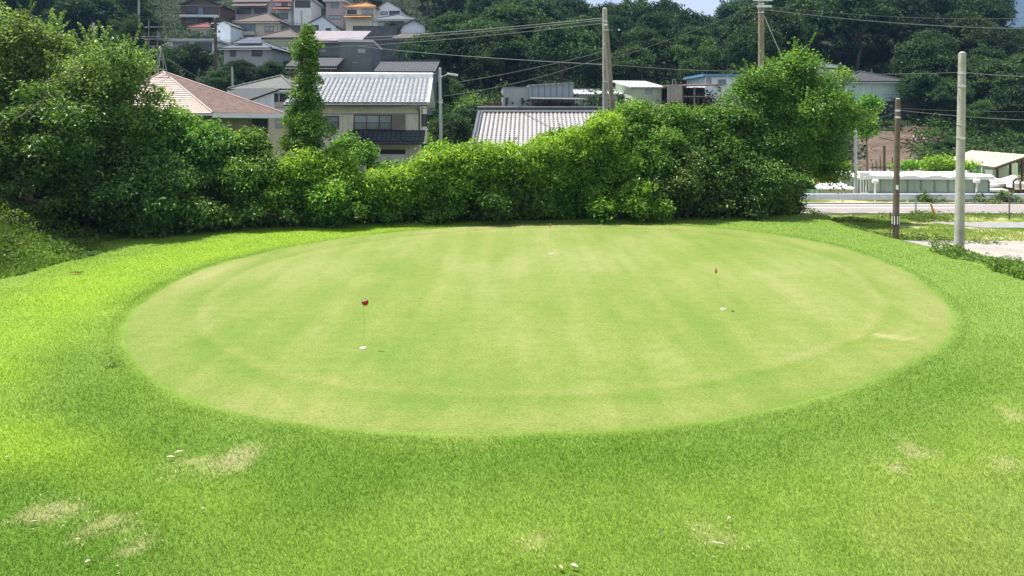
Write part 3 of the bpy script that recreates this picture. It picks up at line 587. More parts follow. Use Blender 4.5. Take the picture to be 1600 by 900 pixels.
tree(1184, 35.4, 3.9, 112, 295, 'leaf_tree', rt, 'round leafy crown left of the big roadside tree, in front of the tall brown pole', GB, n=14000, nl=18, sprig=10)
# ivy-covered pole
def ivy():
    D = 32.4; x = (478-800)/F*D; root = empty('ivy_covered_pole', (x, D, 0), 0, 'tall pole completely wrapped in bright ivy beside the cream house', 'ivy pole')
    mb = MB(); mb.tube([(0, 0, -.3), (0, 0, 8.1)], [.15, .11], 10); mb.build('pole', M['pole_concrete'], root)
    mb = MB(); mb.tube([(-.9, 0, .2), (-.05, .02, 6.2)], [.012, .012], 5); mb.build('guy_wire', M['wire_pale'], root)
    rg = np.random.default_rng(4); prof = [(228, 80), (210, 84), (190, 74), (170, 62), (150, 52), (130, 45), (110, 42), (92, 42), (76, 44), (63, 30), (55, 14)]; lob = []
    for py, wp in prof:
        z = H-(py-HY)/F*D; r = wp/F*D*.45
        for k in range(3): lob.append((rg.normal()*r*.35+(py-100)*-.0012+(.06 if py < 100 else 0), rg.normal()*r*.3, z+rg.normal()*.1, r*.72, r*.6, .42))
    lob.append((.38, 0, H-(72-HY)/F*D, .22, .2, .18))
    ch = [cloud(lob, 26000, .11, rg, clump=.10, inner=.1, up=.3, lump=.3)]
    meshobj('ivy', fol_mesh('ivy', ch), M['leaf_tree'], root)
ivy()
# creeper laid over the middle bushes: nobody could count its strands
def creeper():
    rg = np.random.default_rng(31); prof = [(420, 262), (450, 238), (490, 224), (530, 250), (560, 262), (600, 262), (650, 252), (690, 232), (730, 222), (780, 220), (830, 220), (880, 208), (910, 190), (940, 176), (965, 176)]
    pxs = [p[0] for p in prof]; tops = [p[1] for p in prof]; lob = []
    for px in np.arange(425, 965, 5.5):
        D = np.interp(px, [420, 640, 960], [30.7, 31.9, 33.0]); t = np.interp(px, pxs, tops); zt_ = H-(t-HY)/F*D
        for k in range(4):
            q = rg.random()**1.3; z = zt_-.35-q*1.9*rg.uniform(.5, 1); rr = rg.uniform(.22, .5); lob.append(((px-800)/F*D+rg.normal()*.15, D+.5-.75*math.sin(math.pi*min(1, .15+q*.8))+rg.normal()*.12, z, rr*1.1, rr, rr*.8))
    ch = [cloud(lob, 62000, .12, rg, clump=.13, inner=.05, lump=.5), sprigs(np.array([(l[0], l[1], l[2]+l[5]) for l in lob[::4]]), 90, .38, .11, rg, .6)]
    tag(meshobj('creeper', fol_mesh('creeper', ch), M['leaf_vine']), 'bright creeper blanketing the middle stretch of bushes', 'creeper', kind='stuff')
creeper()
# bare slanting twigs at the left
rb = np.random.default_rng(77)
for (a, b, lab) in [((70, 130, 25.2), (130, 108, 25.4), 'thin bare branch slanting left to right below the left crowns'), ((20, 190, 24.6), (75, 150, 24.9), 'thin bare branch slanting up above the weedy bank at the far left')]:
    mb = MB(); limb(mb, W(*a), W(*b), .03, .012, rb, 6, .1); m_ = W(*a).lerp(W(*b), .5); limb(mb, m_, m_+Vector((.6, .1, .5)), .015, .006, rb); tag(mb.build('bare_branch', M['twig']), lab, 'branch', 'bare branches in the left trees')

# weeds on the bank, along the lawn edge and on the verge
def scatter(name, label, cat, boxes, mat, rng, size=.10):
    chs = []
    for (x0, x1, y0, y1, n, hh, keep) in boxes:
        x = rng.uniform(x0, x1, n); y = rng.uniform(y0, y1, n)
        if keep: k = keep(x, y); x = x[k]; y = y[k]
        mass = fbm(x, y, .9, 13)**2*1.8; k = rng.random(len(x)) < .35+mass; x, y, mass = x[k], y[k], mass[k]; n = len(x)
        hh2 = hh*(np.clip((-13.5-.28*np.maximum(0, y-23.6)-.3*np.maximum(0, 23.6-y)-x)/1.6, .12, 1) if keep is toe else 1); z = terr(x, y)+rng.random(n)*hh2*(.3+mass); P = np.stack([x, y, z], -1)
        chs.append(leafquads(P, np.tile([0, 0, 1.0], (n, 1)), size, rng, .8, .9, rnd=.4+.4*(fbm(x, y, .6, 31)-.3)))
    o = meshobj(name, fol_mesh(name, chs), M[mat]); return tag(o, label, cat, kind='stuff')
def toe(x, y): return x < -13.6-.28*np.maximum(0, y-23.6)-.3*np.maximum(0, 23.6-y)-.25*np.sin(y*1.7)
scatter('bank_weeds', 'tangled broad-leaved weeds covering the bank at the left', 'weeds', [(-26, -13.2, 15, 29.5, 60000, .55, toe)], 'leaf_weed', rng, .12)
scatter('undergrowth', 'dark undergrowth on the ground beneath the bushes', 'undergrowth', [(-20, 11.5, 27, 37, 60000, .35, lambda x, y: (y > 30.2+(x+14)*.19) & (y < 34+(x+14)*.2))], 'leaf_dark', rng, .10)
scatter('edge_weeds', 'leafy creeping weeds between the lawn and the concrete path', 'weeds', [(14.1, 17.3, 16, 25.2, 15000, .34, lambda x, y: (x > 14.15+.3*np.sin(y*2)) & (x < 15.3+(24.8-y)*.22))], 'leaf_weed', rng, .12)
scatter('verge_weeds', 'rough weeds along the verge and round the wooden pole', 'weeds', [(12.0, 22, 36.3, 38.4, 9000, .28, lambda x, y: fbm(x, y, .5, 2) > .42), (14.0, 19, 28.2, 31.5, 6000, .2, lambda x, y: (np.abs(y-(30.6-(x-15)*.55)) < .5)), (19, 60, 37.2, 39.5, 14000, .3, lambda x, y: fbm(x, y, .35, 8) > .5)], 'leaf_weed', rng, .10)
verge_b = [blades(60000, (14.6, 34), (29.4, 39.5), .07, .012, rng, lambda x, y: (fbm(x, y, .35, 40) > .43) & ~((x > 20.6) & (y > 33.2) & (y < 36.4)))]
V = verge_b[0][0]; tag(meshobj('verge_grass', npmesh('verge_grass', V, np.arange(len(V)).reshape(-1, 3), dict(rnd=verge_b[0][1], dry=verge_b[0][2], lush=verge_b[0][3])), GM), 'patchy grass on the verge between the lane and the road', 'grass', kind='stuff')
bank_b = blades(45000, (-24, -13.4), (15, 28.5), .20, .010, rng, lambda x, y: toe(x, y) & (fbm(x, y, .7, 52) > .5))
tag(meshobj('bank_grass', npmesh('bank_grass', bank_b[0], np.arange(len(bank_b[0])).reshape(-1, 3), dict(rnd=bank_b[1], dry=bank_b[2]*.6, lush=bank_b[3])), GM), 'long wild grass among the weeds on the left bank', 'grass', kind='stuff')
# tall brush tangle at far left bank top
scatter('bank_brush', 'dense leafy brush on top of the bank behind the weeds', 'brush', [(-32, -15.0, 29.2, 34, 36000, 1.1, None)], 'leaf_dark', rng, .12)

# ------------------------------------------------------------ wood on the hills
def proto_round(seed, wm=9.5, h=10, n=8500, size=.42):
    rg = np.random.default_rng(seed); lob = []
    for i in range(22):
        d = norm(rg.normal(size=3)); d[2] = abs(d[2])*.9-.12; r = rg.uniform(1.0, 1.9); lob.append((d[0]*wm*.36, d[1]*wm*.36, h*.58+d[2]*h*.34, r, r, r*.72))
    lob.append((0, 0, h*.5, wm*.33, wm*.33, h*.3))
    return fol_mesh('crown', [cloud(lob, n, size, rg, per=10, clump=.30, inner=.06, up=.7, lump=.25, under=.5)])
def proto_conifer(seed, h=13, n=6500):
    rg = np.random.default_rng(seed); lob = []
    for i in range(13):
        t = i/12; z = 1.8+t*(h-2.2); r = (1-t)**.75*2.9+.25
        k = 5 if r > 1 else 2
        for j in range(k): a = rg.uniform(0, 6.28); lob.append((math.cos(a)*r*.55, math.sin(a)*r*.55, z+rg.normal()*.2, r*.5, r*.5, .42))
    return fol_mesh('crown', [cloud(lob, n, .36, rg, per=9, clump=.22, inner=.08, up=.3, droop=.15, under=.6)])
def proto_feather(seed, wm=7, h=9, n=6500):    # pale airy tree
    rg = np.random.default_rng(seed); lob = []
    for i in range(18): a = rg.uniform(0, 6.28); q = rg.random()**.5*wm*.36; t = rg.random(); r = rg.uniform(.6, 1.2); lob.append((math.cos(a)*q, math.sin(a)*q, h*(.35+.55*t), r*1.2, r*1.2, r*.5))
    return fol_mesh('crown', [cloud(lob, n, .34, rg, per=9, clump=.3, inner=.05, up=.5, under=.6)])
def trunk_mesh(h, r):
    mb = MB(); rg = np.random.default_rng(int(h*10)); limb(mb, (0, 0, -1), (.1, .1, h*.6), r, r*.5, rg)
    for k in range(5): a = k*1.3; limb(mb, (.05, .05, h*.35), (math.cos(a)*h*.2, math.sin(a)*h*.2, h*.62), r*.4, .04, rg, 4)
    m = bpy.data.meshes.new('trunk'); m.from_pydata(mb.v, [], mb.f); m.materials.append(M['bark']); return m
PR = [proto_round(s) for s in range(6)]; PC = [proto_conifer(s+20) for s in range(3)]; PF = [proto_feather(s+40) for s in range(3)]
TR = trunk_mesh(10, .28); TC = trunk_mesh(13, .22)
for m_ in PR: m_.materials.append(M['leaf_hill'])
for m_ in PC: m_.materials.append(M['leaf_conifer'])
for m_ in PF: m_.materials.append(M['leaf_hill_light'])
HTALL = []
def hilltree(x, y, kind, s, rg, label, group, z=None):
    z = zt(x, y) if z is None else z
    pr, tr, nm = {'r': (PR, TR, 'broadleaf_tree'), 'c': (PC, TC, 'cedar_tree'), 'f': (PF, TR, 'pale_leaf_tree')}[kind]
    root = empty(nm, (x, y, z-.2), rg.uniform(0, 6.28), label, 'tree', group); HTALL.append((root, x/y)); root.scale = (s*rg.uniform(.9, 1.12), s*rg.uniform(.9, 1.12), s*rg.uniform(.85, 1.15))
    o = bpy.data.objects.new('crown', pr[rg.integers(len(pr))]); link(o, root); o = bpy.data.objects.new('trunk', tr); link(o, root)
rh = np.random.default_rng(99); cnt = 0
SKX = [600, 900, 930, 940, 958, 975, 1000, 1018, 1028, 1040, 1060, 1075, 1095, 1112, 1120, 1135, 1160, 1200, 1560, 1572, 1580, 1600, 1700]
SKY = [-60, -40, -5, 8, 16, 2, -12, 8, 10, -8, 6, 18, 25, 26, 4, -12, -40, -60, -60, 10, 32, 36, 36]
LAB = {'r': {0: 'dark round-crowned tree in the shaded wood above the hillside houses at the left', 1: 'dark round-crowned tree in the wood between the hillside houses and the two crossing poles', 2: 'dark round-crowned tree in the wood below the gap of sky', 3: 'dark round-crowned tree in the wood on the right-hand hill'},
       'c': {0: 'dark pointed cedar in the shaded wood above the hillside houses at the left', 1: 'dark pointed cedar in the wood between the hillside houses and the two crossing poles', 2: 'dark pointed cedar in the wood below the gap of sky', 3: 'dark pointed cedar in the wood on the right-hand hill'},
       'f': {0: 'paler airy tree in the shaded wood above the hillside houses at the left', 1: 'paler airy tree in the wood between the hillside houses and the two crossing poles', 2: 'paler airy tree in the wood below the gap of sky', 3: 'paler airy tree in the wood on the right-hand hill'}}
GRN = {0: 'trees in the wood above the hillside houses', 1: 'trees in the wood left of the crossing poles', 2: 'trees in the wood below the gap of sky', 3: 'trees in the wood on the right-hand hill'}
LM = [(130, 'above the grey-green trees'), (250, 'above the television aerials'), (450, 'above the brown two-storey house'), (690, 'above the orange-roofed house'), (790, 'above the steel lamp post'),
      (900, 'above the grey block building'), (985, 'around the two crossing poles'), (1095, 'above the pale green hut'), (1185, 'above the blue-edged hut'), (1330, 'above the big roadside tree'), (1450, 'above the wooden pole'), (1545, 'behind the concrete pole'), (9999, 'at the right edge')]
def treelabel(k, px, D):
    kind = {'r': 'dark round-crowned tree', 'c': 'dark pointed cedar', 'f': 'paler airy tree'}[k]; t = 'low on the slope' if D < 112 else 'halfway up the slope' if D < 142 else 'high on the slope'
    return '%s %s %s' % (kind, t, next(l for p, l in LM if px < p))
HT = []
D = 88.0
while D < 186:
    stp = 7.3+D*.012; x = -.76*D+rh.uniform(0, 4)
    while x < .74*D:
        px = 800+F*x/D; ok = True
        if px < 690 and 60 < D < 140+(8 if px < 480 else 0) and px > 232: ok = False        # the village
        if px < 250 and D < 95: ok = False
        if px > 1200 and px < 1440 and D < 97: ok = False
        if px < 690 and D > 172: ok = False
        if px > 1640: ok = D < 150 and D > 95
        if ok:
            jx = x+rh.uniform(-2, 2); jy = D+rh.uniform(-2, 2); reg = 0 if px < 660 else 1 if px < 930 else 2 if px < 1150 else 3
            u = rh.random(); k = 'c' if (u < .25 or (960 < px < 1110 and D > 150)) else 'f' if u > .86 else 'r'
            s = rh.uniform(.8, 1.2)*(1 if D > 100 else .85); jp = 800+F*jx/jy; half = F*4.2*s/jy
            yk = max(np.interp(jp+o, SKX, SKY) for o in (-half*.6, 0, half*.6)); hmax = H-(yk-HY)/F*jy-zt(jx, jy)
            s = min(s, hmax/(1.12*{'r': 10.6, 'c': 13.4, 'f': 9.4}[k]))
            if s > .3: hilltree(jx, jy, k, s, rh, treelabel(k, jp, jy), GRN[reg]); cnt += 1
        x += stp*rh.uniform(.85, 1.2)
    D += stp*.95
by = {}
for o_, u_ in HTALL: by.setdefault(o_['label'], []).append((u_, o_))
ORD = ['leftmost', 'second from left', 'third from left', 'fourth from left', 'fifth from left', 'sixth from left', 'seventh from left', 'eighth from left', 'ninth from left', 'tenth from left', 'eleventh from left', 'twelfth from left']
for l_, v_ in by.items():
    if len(v_) > 1:
        v_.sort(key=lambda q: q[0])
        for i_, (u_, o_) in enumerate(v_): o_['label'] = l_+', '+(ORD[i_] if i_ < len(v_)-1 else 'rightmost')
for px, D, top, k, lab in [(980, 150, -6, 'c', 'tall dark cedar on the skyline, left one of the pair in the gap of sky'), (1003, 148, -14, 'c', 'tall dark cedar on the skyline, right one of the pair in the gap of sky'), (1043, 150, -8, 'c', 'tall dark cedar standing alone on the skyline in the gap of sky'), (1057, 146, 4, 'c', 'lower dark cedar right of the lone skyline cedar'),
                           (968, 140, 12, 'r', 'round tree on the skyline right of the crossing poles'), (1020, 142, 19, 'r', 'round tree on the skyline between the cedars'), (1080, 140, 31, 'r', 'round tree on the skyline under the widest gap of sky'), (1107, 138, 31, 'r', 'round tree on the skyline at the right end of the gap of sky'), (1128, 150, -5, 'c', 'dark cedar at the right side of the gap of sky'), (946, 142, 15, 'r', 'round tree on the skyline right at the crossing poles'), (990, 141, 4, 'r', 'round tree on the skyline under the pair of cedars'), (1033, 143, 14, 'r', 'round tree on the skyline under the lone cedar'), (1062, 141, 22, 'r', 'round tree on the skyline right of the lone cedar'), (1093, 141, 33, 'r', 'round tree on the skyline in the widest gap of sky'), (930, 140, 6, 'f', 'pale green tree on the skyline just left of the crossing poles')]:
    x_ = (px-800)/F*D; hh = H-(top-HY)/F*D-zt(x_, D); hilltree(x_, D, k, 1.1*hh/{'r': 10.6, 'c': 13.4, 'f': 9.4}[k], rh, lab, 'trees along the skyline')
# particular trees and bushes nearer by
for px, D, k, s, lab in [(225, 78, 'r', .75, 'round tree behind the roof aerials, above the pink roof'), (300, 84, 'r', .55, 'round dark green tree below the flat white house'), (270, 82, 'r', .6, 'tree left of the round dark green tree below the flat white house'),
                         (375, 82, 'r', .42, 'bush below the grey house with solar panels, left one'), (400, 82, 'r', .42, 'bush below the grey house with solar panels, middle one'), (425, 82, 'r', .42, 'bush below the grey house with solar panels, right one'),
                         (345, 80, 'r', .40, 'bush at the foot of the pole below the grey house with solar panels'), (545, 66, 'f', .28, 'small feathery tree in front of the plain grey building'),
                         (700, 78, 'f', .5, 'pale green tree right behind the steel lamp post'), (660, 90, 'r', .7, 'tree right of the dark tiled roofs behind the cream house'), (625, 108, 'f', .3, 'bush above the concrete retaining wall'),
                         (120, 62, 'f', 1.0, 'tall reddish-green tree standing above the left trees'), (58, 48, 'f', .95, 'thin tall tree sticking up leftmost above the left trees'), (92, 50, 'f', .85, 'thin tall tree sticking up second above the left trees'),
                         (704, 58, 'r', .42, 'bushy tree right beside the steel lamp post'), (735, 62, 'r', .45, 'bushy tree at the left end of the long tile roof'), (720, 92, 'r', .9, 'round tree at the low left end of the middle wood'), (760, 95, 'r', 1.0, 'big round tree behind the lamp post'), (1180, 88, 'r', .9, 'round tree behind the tall brown pole'), (780, 92, 'r', .9, 'round tree just left of the grey block'),
                         (1440, 86, 'r', .6, 'round tree right of the dark stone wall'), (1480, 84, 'r', .55, 'bushy tree behind the concrete pole'), (1530, 78, 'f', .5, 'pale bushy tree above the cream-roofed shed'), (1580, 80, 'r', .55, 'dark bushy tree at the right edge above the shed'),
                         (1483, 66, 'r', .26, 'small round bush at the right edge of the brown dirt yard'), (1470, 61, 'r', .20, 'low bush at the front corner of the brown dirt yard'), (1450, 100, 'r', .9, 'broad tree above the dark stone wall'), (1520, 92, 'r', .8, 'broad tree between the concrete pole and the right edge'), (1600, 92, 'r', .8, 'broad tree cut by the right edge'),
                         (226, 112, 'r', .6, 'tree left of the brown two-storey house'), (426, 128, 'r', .34, 'tree between the two tall shaded houses'), (352, 118, 'r', .42, 'tree right behind the small round-gabled white house'), (610, 116, 'r', .4, 'bush under the orange-roofed house'), (500, 118, 'f', .4, 'bush below the mauve house')]:
    hilltree((px-800)/F*D, D, k, s, rh, lab, 'single trees round the houses')
# low cover on the steep ground
def cover(name, label, regs, mat, rng, size=.4):
    chs = []
    for (p0, p1, d0, d1, n, hh) in regs:
        px = rng.uniform(p0, p1, n)+rng.normal(0, 14, n); D = rng.uniform(d0, d1, n)+rng.normal(0, 1.5, n); x = (px-800)/F*D; mass = fbm(x, D, .35, 17); k = rng.random(n) < mass*1.5; x, D, mass = x[k], D[k], mass[k]
        P = np.stack([x, D, terr(x, D)+rng.random(len(x))*hh*mass*1.6], -1); chs.append(leafquads(P, np.tile([0, -.4, .8], (len(x), 1)), size, rng, .4, .9, rnd=.2+.6*mass))
    tag(meshobj(name, fol_mesh(name, chs), M[mat]), label, 'undergrowth', kind='stuff')
cover('hill_undergrowth', 'dark green undergrowth covering the slopes under the trees and between the houses', [(-150, 700, 62, 170, 90000, .8), (690, 1240, 76, 170, 50000, 1.8), (1200, 1330, 60, 110, 14000, 1.6), (1330, 1480, 84, 120, 14000, 1.5), (1480, 1760, 60, 130, 30000, 1.6)], 'leaf_hill', rng, .42)
cover('rise_undergrowth', 'leafy undergrowth on the rise between the houses and the sheds', [(600, 745, 50, 82, 26000, 1.6), (745, 1240, 48, 66, 26000, 1.0)], 'leaf_tree', rng, .26)
cover('slope_brush', 'mid green brush on the slope behind the cream-roofed shed', [(1440, 1720, 62, 90, 30000, 1.5)], 'leaf_hill_light', rng, .34)
rr2 = np.random.default_rng(8)
GV = 'green bushes round the road and the panelled building'
bush(1428, 54, 3.2, 250, 'leaf_vine', rr2, 'bright green bush behind the panelled building, left part', group=GV, size=.2, sprig=0)
bush(1468, 54, 3.4, 245, 'leaf_vine', rr2, 'bright green bush behind the panelled building, next to the concrete pole', group=GV, size=.2, sprig=0)
bush(1500, 55, 3.0, 250, 'leaf_vine', rr2, 'bright green bush behind the concrete pole', group=GV, size=.2, sprig=0)
bush(1446, 44.85, 1.0, 305, 'leaf_dark', rr2, 'dark shrub under the guard rail, left one', group=GV, size=.12, sprig=3)
bush(1466, 44.85, 1.1, 313, 'leaf_dark', rr2, 'low dark shrub under the guard rail beside the yellow marker', group=GV, size=.12, sprig=2)
bush(1535, 44.85, 1.8, 309, 'leaf_dark', rr2, 'dark shrub under the guard rail right of the concrete pole', group=GV, size=.12, sprig=3)
bush(1572, 44.85, 2.0, 301, 'leaf_dark', rr2, 'taller dark shrub at the guard rail in front of the shed', group=GV, size=.12, sprig=3)
bush(1262, 50, 2.4, 262, 'leaf_tree', rr2, 'pale green bush behind the green and white fencing', group=GV, size=.15, sprig=4)
bush(1310, 56, 2.6, 255, 'leaf_vine', rr2, 'light green bush behind the small white-roofed shed', group=GV, size=.18, sprig=4)
tree(1358, 52, 2.4, 150, 225, 'leaf_tree', rr2, 'slender light green tree right of the big roadside tree', GV, n=4500, nl=12, size=.2, trunk_r=.07, sprig=6)

# ------------------------------------------------------------ buildings
def tiled_slope(name, a, b, c, d, mat, parent, pitch=.30, course=.26, amp=.05, step=.03, res=6):
    """real pan-tile surface between eave a-b and ridge d-c"""
    a, b, c, d = [np.array(p, float) for p in (a, b, c, d)]; Wd = np.linalg.norm(b-a); Lh = np.linalg.norm(d-a)
    nu = int(Wd/pitch*res); nrow = int(round(Lh/course)); nn = np.cross(b-a, d-a); nn /= np.linalg.norm(nn); V = []; va = []
    for j in range(nrow):
        for e in (0, 1):
            t = (j+e)/nrow
            for i in range(nu+1):
                s = i/nu; u = s*Wd/pitch; p = (a*(1-s)+b*s)*(1-t)+(d*(1-s)+c*s)*t
                hgt = amp*(abs(math.sin(math.pi*u))**.8)+step*(1-e)+.02
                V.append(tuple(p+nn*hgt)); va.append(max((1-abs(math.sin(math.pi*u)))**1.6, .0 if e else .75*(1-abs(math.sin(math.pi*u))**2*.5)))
    g = np.arange(len(V)).reshape(nrow*2, nu+1); q = np.stack([g[:-1, :-1], g[:-1, 1:], g[1:, 1:], g[1:, :-1]], -1).reshape(-1, 4)
    return meshobj(name, npmesh(name, V, q, dict(valley=va), False), M[mat], parent)
def window(root, xa, xb, za, zb, style='n', fy=0.0, glass='glass', frame='frame_dark', M4=None):
    """framed window on the wall plane y=fy, facing -y"""
    mb = MB(); t = .06; y0, y1 = fy-.05, fy+.02
    mb.box(xa, xb, y0, y1, za, za+t); mb.box(xa, xb, y0, y1, zb-t, zb); mb.box(xa, xa+t, y0, y1, za+t, zb-t); mb.box(xb-t, xb, y0, y1, za+t, zb-t)
    n = max(1, int(round((xb-xa)/.9)))
    for i in range(1, n): xc = xa+(xb-xa)*i/n; mb.box(xc-.025, xc+.025, y0+.005, y1, za+t, zb-t)
    f = mb.build('window', M[frame], root)
    mb = MB(); mb.box(xa+t, xb-t, fy-.03, fy+.015, za+t, zb-t); mb.build('pane', M[glass], f)
    if style == 'rail':
        mb = MB(); hr = (zb-za)*.45; mb.box(xa, xb, fy-.30, fy-.27, za+hr, za+hr+.04); mb.box(xa, xb, fy-.30, fy-.27, za+.03, za+.06)
        k = int((xb-xa)/.13)
        for i in range(k+1): xc = xa+(xb-xa-.02)*i/k; mb.box(xc, xc+.02, fy-.295, fy-.275, za+.06, za+hr)
        for xc in (xa, xb-.03): mb.box(xc, xc+.03, fy-.27, fy-.052, za+hr, za+hr+.04); mb.box(xc, xc+.03, fy-.27, fy-.052, za+.03, za+.06)
        mb.build('railing', M['frame_dark'], f)
    if style == 'sill':
        mb = MB(); mb.box(xa-.08, xb+.08, fy-.14, fy-.052, za-.07, za-.002); mb.build('sill', M['frame_grey'], f)
    return f
def house(label, px0, px1, D, eave, base, wall, roof, kind, peak=None, dep=7, rz=0, wins=(), ov=.45, group='houses on the hillside', name='house', cat='house', extra=None, shift=0, sink=2.5):
    """front wall spans px0..px1 between rows eave..base at distance D"""
    xc = ((px0+px1)/2-800)/F*D; w = (px1-px0)/F*D; zb = H-(base-HY)/F*D; h = (base-eave)/F*D; dd = {'shed_x': dep, 'gable_x': dep/2, 'hip': dep/2, 'pyr': dep/2}.get(kind, 0); rise = max(.3, (H-(peak-HY)/F*(D+dd))-(H-(eave-HY)/F*D)) if peak is not None else 0
    root = empty(name, (xc, D, zb), R(rz), label, cat, group); hw = w/2
    sx = lambda px: (px-(px0+px1)/2)/F*D; sz = lambda py: (base-py)/F*D
    mb = MB()
    if kind == 'gable_y':
        pk = shift; mb.poly([(-hw, 0, -sink), (hw, 0, -sink), (hw, 0, h), (pk, 0, h+rise), (-hw, 0, h), (-hw, dep, -sink), (hw, dep, -sink), (hw, dep, h), (pk, dep, h+rise), (-hw, dep, h)],
                [(0, 1, 2, 3, 4), (9, 8, 7, 6, 5), (0, 4, 9, 5), (1, 6, 7, 2), (4, 3, 8, 9), (3, 2, 7, 8), (0, 5, 6, 1)])
    elif kind == 'gable_x':
        mb.poly([(-hw, 0, -sink), (-hw, dep, -sink), (-hw, dep, h), (-hw, dep/2, h+rise), (-hw, 0, h), (hw, 0, -sink), (hw, dep, -sink), (hw, dep, h), (hw, dep/2, h+rise), (hw, 0, h)],
                [(4, 3, 2, 1, 0), (5, 6, 7, 8, 9), (0, 5, 9, 4), (1, 2, 7, 6), (4, 9, 8, 3), (3, 8, 7, 2), (0, 1, 6, 5)])
    elif kind == 'shed_x':      # roof plane rising away from us
        mb.poly([(-hw, 0, -sink), (-hw, dep, -sink), (-hw, dep, h+rise), (-hw, 0, h), (hw, 0, -sink), (hw, dep, -sink), (hw, dep, h+rise), (hw, 0, h)],
                [(3, 2, 1, 0), (4, 5, 6, 7), (0, 4, 7, 3), (1, 2, 6, 5), (3, 7, 6, 2), (0, 1, 5, 4)])
    else: mb.box(-hw, hw, 0, dep, -sink, h)
    mb.build('wall', M['w_'+wall], root)
    mb = MB(); g = .01; t = .14
    if kind == 'gable_x':
        s = rise/(dep/2); e = h-s*ov; y1 = dep/2; z1 = h+rise
        mb.slab([(-hw-ov, -ov, e+g), (hw+ov, -ov, e+g), (hw+ov, y1, z1+g), (-hw-ov, y1, z1+g)], t)
        mb.slab([(hw+ov, dep+ov, e+g), (-hw-ov, dep+ov, e+g), (-hw-ov, y1, z1+g), (hw+ov, y1, z1+g)], t)
        mb.box(-hw-ov-.02, hw+ov+.02, y1-.14, y1+.14, z1+t*.8, z1+t+.18)
    elif kind == 'gable_y':
        pk = shift; s1 = rise/(hw+pk); s2 = rise/(hw-pk)
        mb.slab([(-hw-ov, dep+ov, h-s1*ov+g), (-hw-ov, -ov, h-s1*ov+g), (pk, -ov, h+rise+g), (pk, dep+ov, h+rise+g)], t)
        mb.slab([(hw+ov, -ov, h-s2*ov+g), (hw+ov, dep+ov, h-s2*ov+g), (pk, dep+ov, h+rise+g), (pk, -ov, h+rise+g)], t)
    elif kind == 'shed_x':
        s = rise/dep; mb.slab([(-hw-ov, -ov, h-s*ov+g), (hw+ov, -ov, h-s*ov+g), (hw+ov, dep+ov, h+rise+s*ov+g), (-hw-ov, dep+ov, h+rise+s*ov+g)], t)
    elif kind in ('hip', 'pyr'):
        a = [(-hw-ov, -ov, h+g), (hw+ov, -ov, h+g), (hw+ov, dep+ov, h+g), (-hw-ov, dep+ov, h+g)]; rl = max(0, w/2-dep/2*.9) if kind == 'hip' else 0
        r0 = (-rl+shift, dep/2, h+rise); r1 = (rl+shift+.02, dep/2, h+rise)
        mb.poly([(p[0], p[1], p[2]-.1) for p in a]+a+[r0, r1], [(3, 2, 1, 0), (0, 1, 5, 4), (1, 2, 6, 5), (2, 3, 7, 6), (3, 0, 4, 7), (4, 5, 9, 8), (5, 6, 9), (6, 7, 8, 9), (7, 4, 8)])
        for p_, q_ in ((a[0], r0), (a[1], r1), (a[2], r1), (a[3], r0), (r0, r1)): mb.tube([Vector(p_)+Vector((0, 0, .03)), Vector(q_)+Vector((0, 0, .05))], [.10, .10], 6)
    else:
        mb.box(-hw-ov, hw+ov, -ov, dep+ov, h+g, h+.28)
    mb.build('roof', M['r_'+roof] if 'r_'+roof in M else M[roof], root)
    for wn in wins:
        a, b, c, d = wn[:4]; st = wn[4] if len(wn) > 4 else 'n'; gl = wn[5] if len(wn) > 5 else 'glass'; fr = wn[6] if len(wn) > 6 else 'frame_dark'
        window(root, sx(a), sx(b), sz(d), sz(c), st, 0, gl, fr)
    if extra: extra(root, sx, sz, w, h, dep)
    return root
def gutter(root, sx, sz, w, h, dep):
    mb = MB(); mb.tube([(-w/2-.45, -.5, h-.22), (w/2+.45, -.5, h-.24)], [.055, .055], 6); mb.tube([(w/2-.2, -.42, h-.25), (w/2-.2, -.06, h-.5), (w/2-.2, -.06, -1)], [.04]*3, 6); mb.build('gutter', M['frame_grey'], root)
def ladder_box(root, x0, x1, y, z0, z1, name='balcony', mat='w_white'):
    mb = MB(); mb.box(x0, x1, y-.9, y-.82, z0, z1); mb.box(x0, x0+.07, y-.82, y-.01, z0, z1); mb.box(x1-.07, x1, y-.82, y-.01, z0, z1); mb.box(x0, x1, y-.82, y-.01, z0-.1, z0-.005); mb.build(name, M[mat], root)
def bal(p0, p1, q0, q1, mat='w_white'):
    return lambda root, sx, sz, w, h, dep: (ladder_box(root, sx(p0), sx(p1), 0, sz(q1), sz(q0), 'balcony', mat), gutter(root, sx, sz, w, h, dep))
def eaveroof(p0, p1, q0, q1, mat='r_red', dp=1.2):   # tiled lean-to over the ground floor
    def f(root, sx, sz, w, h, dep):
        mb = MB(); mb.slab([(sx(p0), -dp, sz(q1)), (sx(p1), -dp, sz(q1)), (sx(p1), -.01, sz(q0)), (sx(p0), -.01, sz(q0))], .1); mb.build('lean_to_roof', M[mat], root); gutter(root, sx, sz, w, h, dep)
    return f
def solar(p0, p1, mat='r_solar'):
    def f(root, sx, sz, w, h, dep):
        gutter(root, sx, sz, w, h, dep)
        mb = MB(); x0, x1 = sx(p0), sx(p1); mb.slab([(x0+.6, .6, h+.62), (x1-.6, .6, h+.62), (x1-1.6, dep*.36, h+1.6), (x0+1.6, dep*.36, h+1.6)], .06); mb.build('solar_panel', M[mat], root)
    return f
